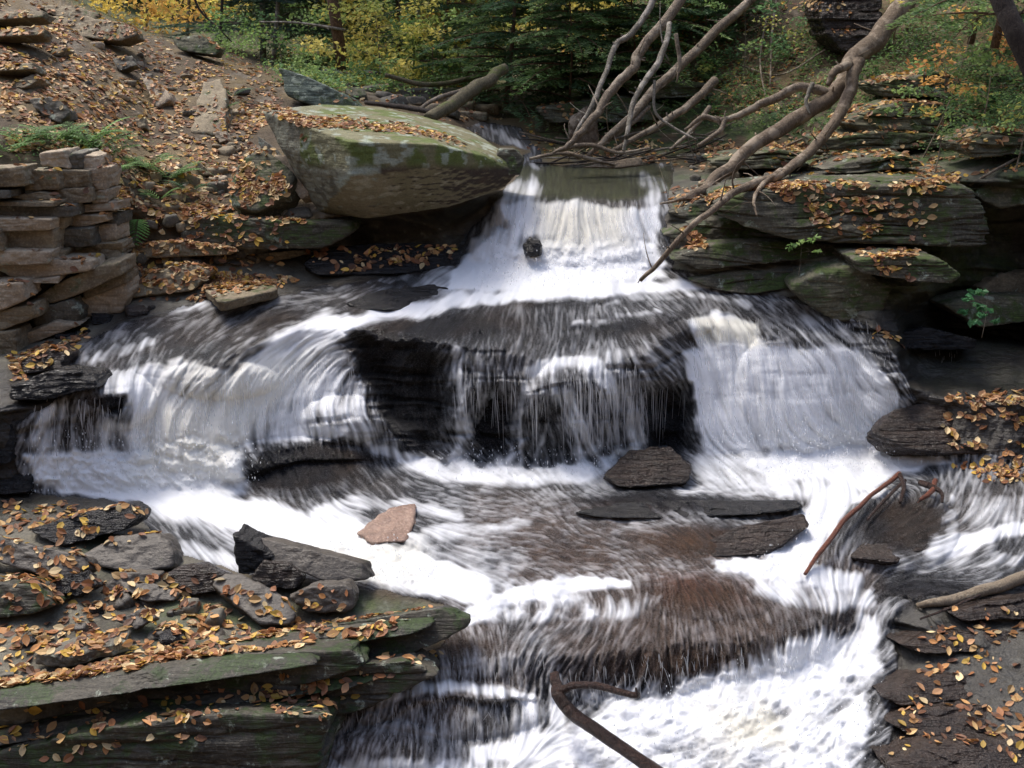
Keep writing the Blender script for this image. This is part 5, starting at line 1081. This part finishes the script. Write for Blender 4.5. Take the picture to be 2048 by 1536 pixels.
broad_tree('birch_tree', GT(372,78,27), 5, 2.6, YEL, 60, 55, .13, 'bright yellow tree just beyond the crest of the slope', low=.15)
broad_tree('birch_tree', GT(290,50,30), 6.5, 2.6, YEL + YELG, 40, 40, .13, 'thin yellow-green tree against the bright gap at the upper left', low=.4)
broad_tree('shrub', GT(755,182,20.5), 1.5, 1.5, YELG, 34, 60, .085, 'yellow-green shrub behind the boulder right of the red trunk', 'shrub', trunk=.03, low=.1)
broad_tree('shrub', GT(860,175,21), 1.6, 1.6, YELG + MIDG, 34, 60, .08, 'second yellow-green shrub nearer the stream', 'shrub', trunk=.03, low=.1)
broad_tree('shrub', GT(790,120,23), 3, 1.8, YELG + YEL, 40, 60, .1, 'tall yellow shrub behind the two yellow-green ones', 'shrub', trunk=.04, low=.2)
broad_tree('birch_tree', GT(1085,125,25), 5, 2.6, YEL[:3] + YELG, 55, 55, .11, 'yellow-leaved tree right of the stream head', low=.2)
broad_tree('shrub', GT(700,205,19.2), .8, 1.0, MIDG, 20, 50, .06, 'low green bush in front of the red trunk', 'shrub', trunk=.02, low=.1)
broad_tree('shrub', GT(560,150,21), 1.0, 1.6, MIDG + YELG[:1], 30, 60, .07, 'bright green bush at the right end of the slope crest', 'shrub', trunk=.02, low=.1)
broad_tree('sapling', GT(1790,50,16.0), 1.5, 1.1, YELG, 22, 26, .07, 'yellow-leaved sapling over the top of the fallen tree', 'sapling', trunk=.02, low=.4)
broad_tree('sapling', GT(1840,305,14.8), 2.1, .75, MIDG + YELG[:1], 20, 26, .065, 'thin green sapling leaning on the right bank', 'sapling', trunk=.022, low=.45, lean=(.28, 0))
broad_tree('sapling', GT(1868,335,13.6), 1.3, .5, DKG + MIDG, 8, 14, .06, 'bare-stemmed sapling right of the leaning green one', 'sapling', trunk=.018, low=.6)
broad_tree('sapling', GT(1960,250,14.2), 1.5, 1.1, ORG + YELG[:1], 26, 24, .07, 'orange and yellow sapling at the right of the hillside', 'sapling', trunk=.02, low=.3)
broad_tree('sapling', GT(2030,330,13.0), 1.4, .9, DKG + MIDG, 20, 30, .06, 'green sapling at the right edge of the bank', 'sapling', trunk=.02, low=.4)
broad_tree('sapling', GT(1480,170,19), 1.4, 1.0, MIDG + YELG[:1], 22, 26, .07, 'light green sapling between the dead pole and the fallen tree', 'sapling', trunk=.02, low=.3)
broad_tree('sapling', GT(1968,640,11.6), .35, .28, [(.06,.2,.07),(.05,.16,.06)], 9, 10, .08, 'small broad-leaved seedling hanging at the dark hollow on the right', 'seedling', trunk=.006, low=.4)
broad_tree('sapling', GT(1600,515,12.1), .25, .22, MIDG, 6, 8, .06, 'tiny bright seedling on the low ledge below the broad slab', 'seedling', trunk=.005, low=.4)
for px, py, Y, h, r, lb in ((1130,165,18.8,2.6,1.7,'low hemlock boughs hanging over the mossy ledges'),(1260,135,19.2,3,1.9,'hemlock boughs behind the tops of the dead tree limbs'),
        (1180,60,21.5,4,2.4,'full green hemlock above the mossy ledges'),(1420,60,20.5,3,1.6,'small hemlock beside the slanting pole')):
    hemlock(GT(px,py,Y), h, r, DKG + MIDG[:1], 13, 7, .05, lb, low=.0, trunk=.04, dens=1.0)
broad_tree('maple_tree', GT(545,128,22.5), 9, 2.2, MIDG, 26, 50, .09, 'slender grey-stemmed tree at the right end of the slope crest', trunk=.085, low=.45, mat='barkgrey')
broad_tree('maple_tree', GT(436,112,22), 9, 2.0, MIDG + YELG[:1], 22, 46, .09, 'slender dark-stemmed tree in the middle of the slope crest', trunk=.06, low=.5, mat='barkdark')
broad_tree('maple_tree', GT(905,150,24), 10, 2.4, MIDG + YEL[:1], 26, 50, .09, 'brown-stemmed tree rising behind the mossy log', trunk=.14, low=.4, mat='bark')
# woods beyond: copies of three trees
src = [broad_tree('woodland_tree', GT(640,60,34), 12, 4.0, MIDG + YELG, 80, 60, .2, 'light green woodland tree filling the gap behind the red trunk', trunk=.16, low=.1, clump=.28),
       broad_tree('woodland_tree', GT(960,40,36), 13, 4.2, YELG + MIDG, 80, 60, .2, 'yellow-green woodland tree behind the drooping hemlocks', trunk=.16, low=.1, clump=.28),
       hemlock(GT(1240,30,30), 12, 3.6, DKG + MIDG[:2], 22, 7, .13, 'dark woodland hemlock high behind the dead tree', trunk=.16)]
far = [(0,40,4,38,.8),(1,480,20,38,.9),(0,560,30,46,1),(2,760,50,38,1),(1,830,40,44,1),(0,900,40,50,1.1),(2,1080,20,34,1),(0,1130,20,42,1.1),(2,1360,-60,30,.9),(1,1240,-20,44,1.1),(2,1500,-120,28,.8),
       (2,1700,-150,26,.8),(0,1620,-200,36,1),(2,1880,-120,24,.7),(1,1960,-220,32,1),(2,2200,-100,20,.8),(0,-150,0,32,.9),(2,-350,-40,28,.9),(0,720,20,60,1.2),(1,420,10,60,.9),(0,1050,-20,60,1.2),(2,2500,100,18,.9)]
names = ['green', 'yellow-green', 'dark evergreen']
side = lambda x: 'at the left of the woods' if x < 450 else 'in the middle of the woods' if x < 1150 else 'high on the right hillside'
for k, px, py, Y, s in far:
    l_ = f'{names[k]} background tree {side(px)}'
    copy_tree(src[k], GT(px, py, Y) + Vector((0, 0, -.6)), random.uniform(0, 6.28), s, l_, l_.replace('tree', 'trees'))

# low green growth nobody could count
def cover(polys, n, leaf, cols, label):
    c = scatter(polys, n); C_ = []
    for a, b in c:
        g_ = G(a, b)
        for _ in range(5): C_.append((g_.x + random.gauss(0, .09), g_.y + random.gauss(0, .09), g_.z + random.uniform(.03, .2)))
    C_ = np.array(C_); n = len(C_); A_ = runit(n, .4); B_ = np.cross(A_, np.array([0, 0, 1.]) + RS.normal(0, .4, (n, 3))); B_ /= np.linalg.norm(B_, axis=1, keepdims=True)
    V, Q = quads_leaves(C_, A_, B_, leaf * RS.uniform(.5, 1.2, n), leaf * .5)
    tag(mesh_np('undergrowth', V, Q, None, [M['foliage']], None, np.repeat(pal(cols, n), 4, axis=0), None, False, (0, 0, 0)), label, 'undergrowth', kind='stuff')
cover([([(520,110),(1000,120),(980,200),(700,200),(540,160)], 1.0), ([(640,90),(1000,80),(1000,150),(700,150)], 1.5)], 2600, .045, MIDG + YELG[:1], 'green undergrowth on the forest floor behind the boulder')
cover([([(1380,20),(2048,0),(2048,330),(1750,290),(1400,260)], 1.0), ([(1700,150),(2048,80),(2048,330),(1750,300)], .7), ([(1080,150),(1400,130),(1400,260),(1100,280)], .6)], 4200, .035, DKG + MIDG[:2], 'small green plants on the mossy right hillside')
cover([([(1180,0),(1420,0),(1400,120),(1150,140)], 1), ([(560,60),(1200,20),(1200,130),(560,130)], 1)], 1500, .07, MIDG + ORG[:1], 'far undergrowth high in the woods')
cover([([(0,290),(240,280),(250,330),(0,325)], 1.0)], 70, .03, MIDG, 'weeds along the top of the stone wall')

# ferns
def fern(px, py, n, L, cols, label, hang=0.0, dY=.12, mat='foliage'):
    n = n if n <= 2 else n + 3; L = L * 1.15
    g_ = G(px, py) + Vector((0, -dY, .03)); o = empty('fern', g_, label, 'fern')
    for i in range(n):
        an = (random.choice([-2.9, -.25, .3, 2.8]) + random.gauss(0, .35)) if n > 2 else -1.57; l_ = L * random.uniform(.7, 1.1); m = 16; u = np.linspace(0, 1, m)
        d = np.array([math.cos(an), math.sin(an), 0.]); s = np.array([-d[1], d[0], 0.])
        rise = random.uniform(.8, 1.15) * (1 - hang)
        pth = np.array(g_[:]) + d * (u * l_ * (1 - .7 * hang))[:, None] + np.array([0, 0, 1.]) * ((rise * u - (.75 + .35 * hang) * u * u) * l_)[:, None]
        C_, A_, B_, Ls, Ws = [], [], [], [], []
        for j in range(1, m):
            T_ = pth[j] - pth[j - 1]; T_ /= np.linalg.norm(T_); wl = l_ * .26 * math.sin(min(1, u[j] * 1.25 + .12) * math.pi) ** .8 + .006
            for sg in (-1, 1):
                a = s * sg + T_ * .5 + np.array([0, 0, -.15]); a /= np.linalg.norm(a)
                for w_ in (.25, .5, .75, 1.0):
                    C_.append(pth[j] + a * wl * w_ * .9); A_.append(a); b = np.cross(a, np.array([0, -.3, 1])); B_.append(b / np.linalg.norm(b)); Ls.append(wl * .17); Ws.append(l_ / m * .42 * (1.2 - w_ * .7))
        V, Q = quads_leaves(np.array(C_), np.array(A_), np.array(B_), np.array(Ls), np.array(Ws)); Cc = np.tile(np.array(random.choice(cols)) * random.uniform(.8, 1.2), (len(V), 1))
        V2, Q2, T2 = tube(pth, .004 * (1.2 - u), seg=4, knob=0)
        V = np.vstack([V, V2]); Cc = np.vstack([Cc, np.tile([.12, .14, .05], (len(V2), 1))])
        mesh_np('frond', V, np.vstack([Q, Q2 + len(V) - len(V2)]), T2 + len(V) - len(V2), [M['foliage']], o, Cc, None, False)
    return o
FG = [(.17,.3,.09),(.22,.38,.12),(.14,.26,.08)]; FD = [(.04,.12,.04),(.06,.16,.05)]
fern(60,292,8,.55,FG,'fern at the left end of the wall top'); fern(120,285,7,.5,FG,'fern in the middle of the wall top'); fern(185,290,9,.6,FG,'big fern at the right corner of the wall top')
fern(222,318,7,.55,FG,'fern spilling over the right corner of the wall'); fern(235,352,6,.45,FG,'fern hugging the right end of the wall'); fern(300,340,6,.5,FG,'pale fern in the middle of the slope above the hanging one')
fern(345,362,7,.5,FG,'wide fern left of the tilted dark slab'); fern(385,385,4,.35,FD,'small dark fern below the wide one'); fern(325,402,4,.32,FG,'small fern on bare soil left of the lichened block')
fern(285,440,2,.62,[(.12,.28,.06)],'single bright green fern frond hanging over the shelf',hang=.85,dY=.15)
fern(212,300,5,.5,FG,'upright fern behind the wall corner'); fern(28,310,5,.45,FG,'fern at the left edge above the wall')
fern(470,195,4,.4,FD,'little dark fern on the crest of the slope'); fern(450,225,3,.3,FG,'tiny bright fern at the right side of the long flat slab')
fern(1428,90,6,.5,FD,'dark fern high on the bank beside the slanting pole'); fern(1436,135,6,.55,FD,'fern under the high one beside the pole'); fern(1425,165,4,.4,FG,'bright fern tip hanging below the dark ones')
fern(1395,235,5,.45,FG,'bright fern by the end of the upper fallen limb'); fern(2010,150,6,.6,FD,'bluish fern beneath the dark trunk at the right'); fern(1990,215,7,.7,FD,'large fern at the right of the hillside')
fern(2030,250,6,.6,FD,'fern at the right edge of the hillside'); fern(1250,210,4,.4,FG,'bright fern in the shade behind the dead tree'); fern(1560,250,4,.35,FD,'little fern behind the fallen tree trunk'); fern(1750,250,5,.4,FD,'fern right of the fallen tree on the mossy hillside')
fern(640,1295,1,.01,FD,'tiny fern sprig on the near ledge') if False else None

# ================================================================ SPRAY AND FALLING THREADS
def ribbons(spec, label, name='water'):
    VV, FF = [], []; k = 0
    for (poly, n, L0, L1_, w0, w1, vx, gap) in spec:
        a = np.array(poly, float); c = RS.uniform(a.min(0), a.max(0), (n * 4, 2)); c = c[poly_mask(a, c[:, 0], c[:, 1]) > .5][:int(n * .65)]
        for px, py in c:
            r_, q_ = cell(px, py); g_ = XYZ[r_, q_]; Yr = g_[1]; L = random.uniform(L0, L1_); w_ = random.uniform(w0, w1); m = 7; t = np.linspace(0, 1, m)
            dx = vx * L + random.gauss(0, .02); x = g_[0] + dx * t; z = g_[2] + .03 - L * t ** 1.3
            y = np.full(m, g_[1] - gap * random.uniform(.4, 1.3))
            y = y - .05 * L * t
            ww = w_ * np.sin(np.clip(t * .9 + .08, 0, 1) * math.pi) ** .6 * (1 + .4 * RS.uniform(-1, 1, m))
            side = np.array([1, .15, 0]); P_ = np.stack([x, y, z], 1)
            V = np.vstack([P_ - side * ww[:, None], P_ + np.array([0, -.6, 0]) * ww[:, None], P_ + side * ww[:, None]])
            i = np.arange(m - 1); Q = np.vstack([np.stack([i, i + 1, i + 1 + m, i + m], 1), np.stack([i + m, i + m + 1, i + 1 + 2 * m, i + 2 * m], 1)])
            VV.append(V); FF.append(Q + k); k += len(V)
    tag(mesh_np(name, np.vstack(VV), np.vstack(FF), None, [M['spray']], None, None, None, True, (0, 0, 0)), label, 'water', kind='structure')
ribbons([([(1000,400),(1320,405),(1320,480),(960,480)], 420, .12, .4, .002, .006, 0, .06),
         ([(340,740),(700,710),(760,840),(320,860)], 420, .08, .32, .002, .005, .0, .05), ([(70,800),(320,790),(330,900),(60,890)], 260, .08, .3, .002, .005, -.1, .05),
         ([(1370,640),(1760,640),(1800,850),(1390,880)], 700, .1, .4, .002, .006, .16, .06),
         ([(905,720),(1290,720),(1290,800),(905,800)], 240, .12, .75, .0015, .0045, .03, .1), ([(1160,740),(1290,760),(1290,860),(1130,860)], 130, .15, .5, .002, .006, .06, .08),
         ([(1300,770),(1370,770),(1370,790),(1300,790)], 26, .3, .7, .0015, .003, 0, .1),
         ([(1862,700),(1910,700),(1910,715),(1862,715)], 16, .3, .6, .0015, .003, .03, .1), ([(1900,1000),(2048,995),(2048,1030),(1910,1030)], 120, .08, .25, .002, .005, 0, .05),
         ([(700,1380),(1060,1390),(1080,1480),(660,1500)], 260, .06, .22, .002, .004, -.02, .04), ([(800,1310),(1120,1310),(1110,1350),(780,1370)], 120, .06, .2, .0015, .004, 0, .04),
         ([(1120,1340),(1680,1240),(1680,1320),(1150,1410)], 260, .08, .25, .0015, .004, .08, .05)], 'fine threads of falling water over the cascade')
def droplets(spec, label):
    VV, FF = [], []; k = 0; O = np.array([(1,0,0),(-1,0,0),(0,1,0),(0,-1,0),(0,0,1),(0,0,-1)], float); Fo = np.array([(0,2,4),(2,1,4),(1,3,4),(3,0,4),(2,0,5),(1,2,5),(3,1,5),(0,3,5)])
    for (poly, n, hmax, s0) in spec:
        a = np.array(poly, float); c = RS.uniform(a.min(0), a.max(0), (n * 4, 2)); c = c[poly_mask(a, c[:, 0], c[:, 1]) > .5][:n]
        for px, py in c:
            r_, q_ = cell(px, py); g_ = XYZ[r_, q_]; s = s0 * random.uniform(.4, 1.5)
            VV.append(O * s * np.array([1, 1, random.uniform(1, 3)]) + g_ + np.array([random.gauss(0, .05), random.uniform(-.15, 0), random.random() ** 2.5 * hmax])); FF.append(Fo + k); k += 6
    tag(mesh_np('spray', np.vstack(VV), None, np.vstack(FF), [M['foam']], None, None, None, True, (0, 0, 0)), label, 'spray', kind='stuff')
droplets([([(990,500),(1310,500),(1310,560),(950,575)], 700, .2, .005), ([(60,880),(500,870),(520,980),(60,980)], 700, .2, .005), ([(1400,880),(1800,850),(1880,930),(1440,960)], 800, .22, .005),
          ([(900,900),(1260,900),(1260,950),(850,950)], 400, .15, .005), ([(1300,1380),(1740,1260),(1740,1536),(1150,1536)], 700, .16, .004), ([(640,1080),(860,1080),(900,1150),(700,1160)], 350, .1, .004), ([(1560,1030),(1680,1000),(1620,1140),(1480,1150)], 250, .12, .004)], 'spray leaping off the foot of the falls')
print('plants', time.time() - T0)
# ================================================================ CAMERA AND LIGHT
cam = bpy.data.cameras.new('camera'); co = bpy.data.objects.new('camera', cam); COL.objects.link(co)
cam.sensor_fit = 'HORIZONTAL'; cam.sensor_width = 36; cam.lens = 36 * FPX / 2048; cam.clip_end = 1000; cam.clip_start = .05
co.location = (0, 0, CAMZ); co.rotation_euler = (math.pi / 2 - PITCH, 0, 0)
SC.camera = co
SUN = Vector((-.34, .36, .95)).normalized()
el = math.asin(SUN.z); az = math.atan2(SUN.x, SUN.y)
sd = bpy.data.lights.new('sun', 'SUN'); sd.energy = 1.25; sd.angle = math.radians(15); sd.color = (1, .955, .88)
so = bpy.data.objects.new('sun', sd); COL.objects.link(so); so.location = (0, 0, 30)
so.rotation_euler = SUN.to_track_quat('Z', 'Y').to_euler()
w = bpy.data.worlds.new('World'); SC.world = w; w.use_nodes = True
nt = w.node_tree; nt.nodes.clear()
sky = nt.nodes.new('ShaderNodeTexSky'); sky.sky_type = 'NISHITA'; sky.sun_disc = False
sky.sun_elevation = el; sky.sun_rotation = az; sky.air_density = 1.0; sky.dust_density = 3.5; sky.ozone_density = .8
bg = nt.nodes.new('ShaderNodeBackground'); bg.inputs[1].default_value = .15
ow = nt.nodes.new('ShaderNodeOutputWorld'); nt.links.new(sky.outputs[0], bg.inputs[0]); nt.links.new(bg.outputs[0], ow.inputs[0])
SC.view_settings.view_transform = 'Standard'; SC.view_settings.look = 'None'; SC.view_settings.gamma = 1
SC.view_settings.use_curve_mapping = False; SC.view_settings.exposure = 1.15
SC.cycles.max_bounces = 6; SC.cycles.transparent_max_bounces = 12
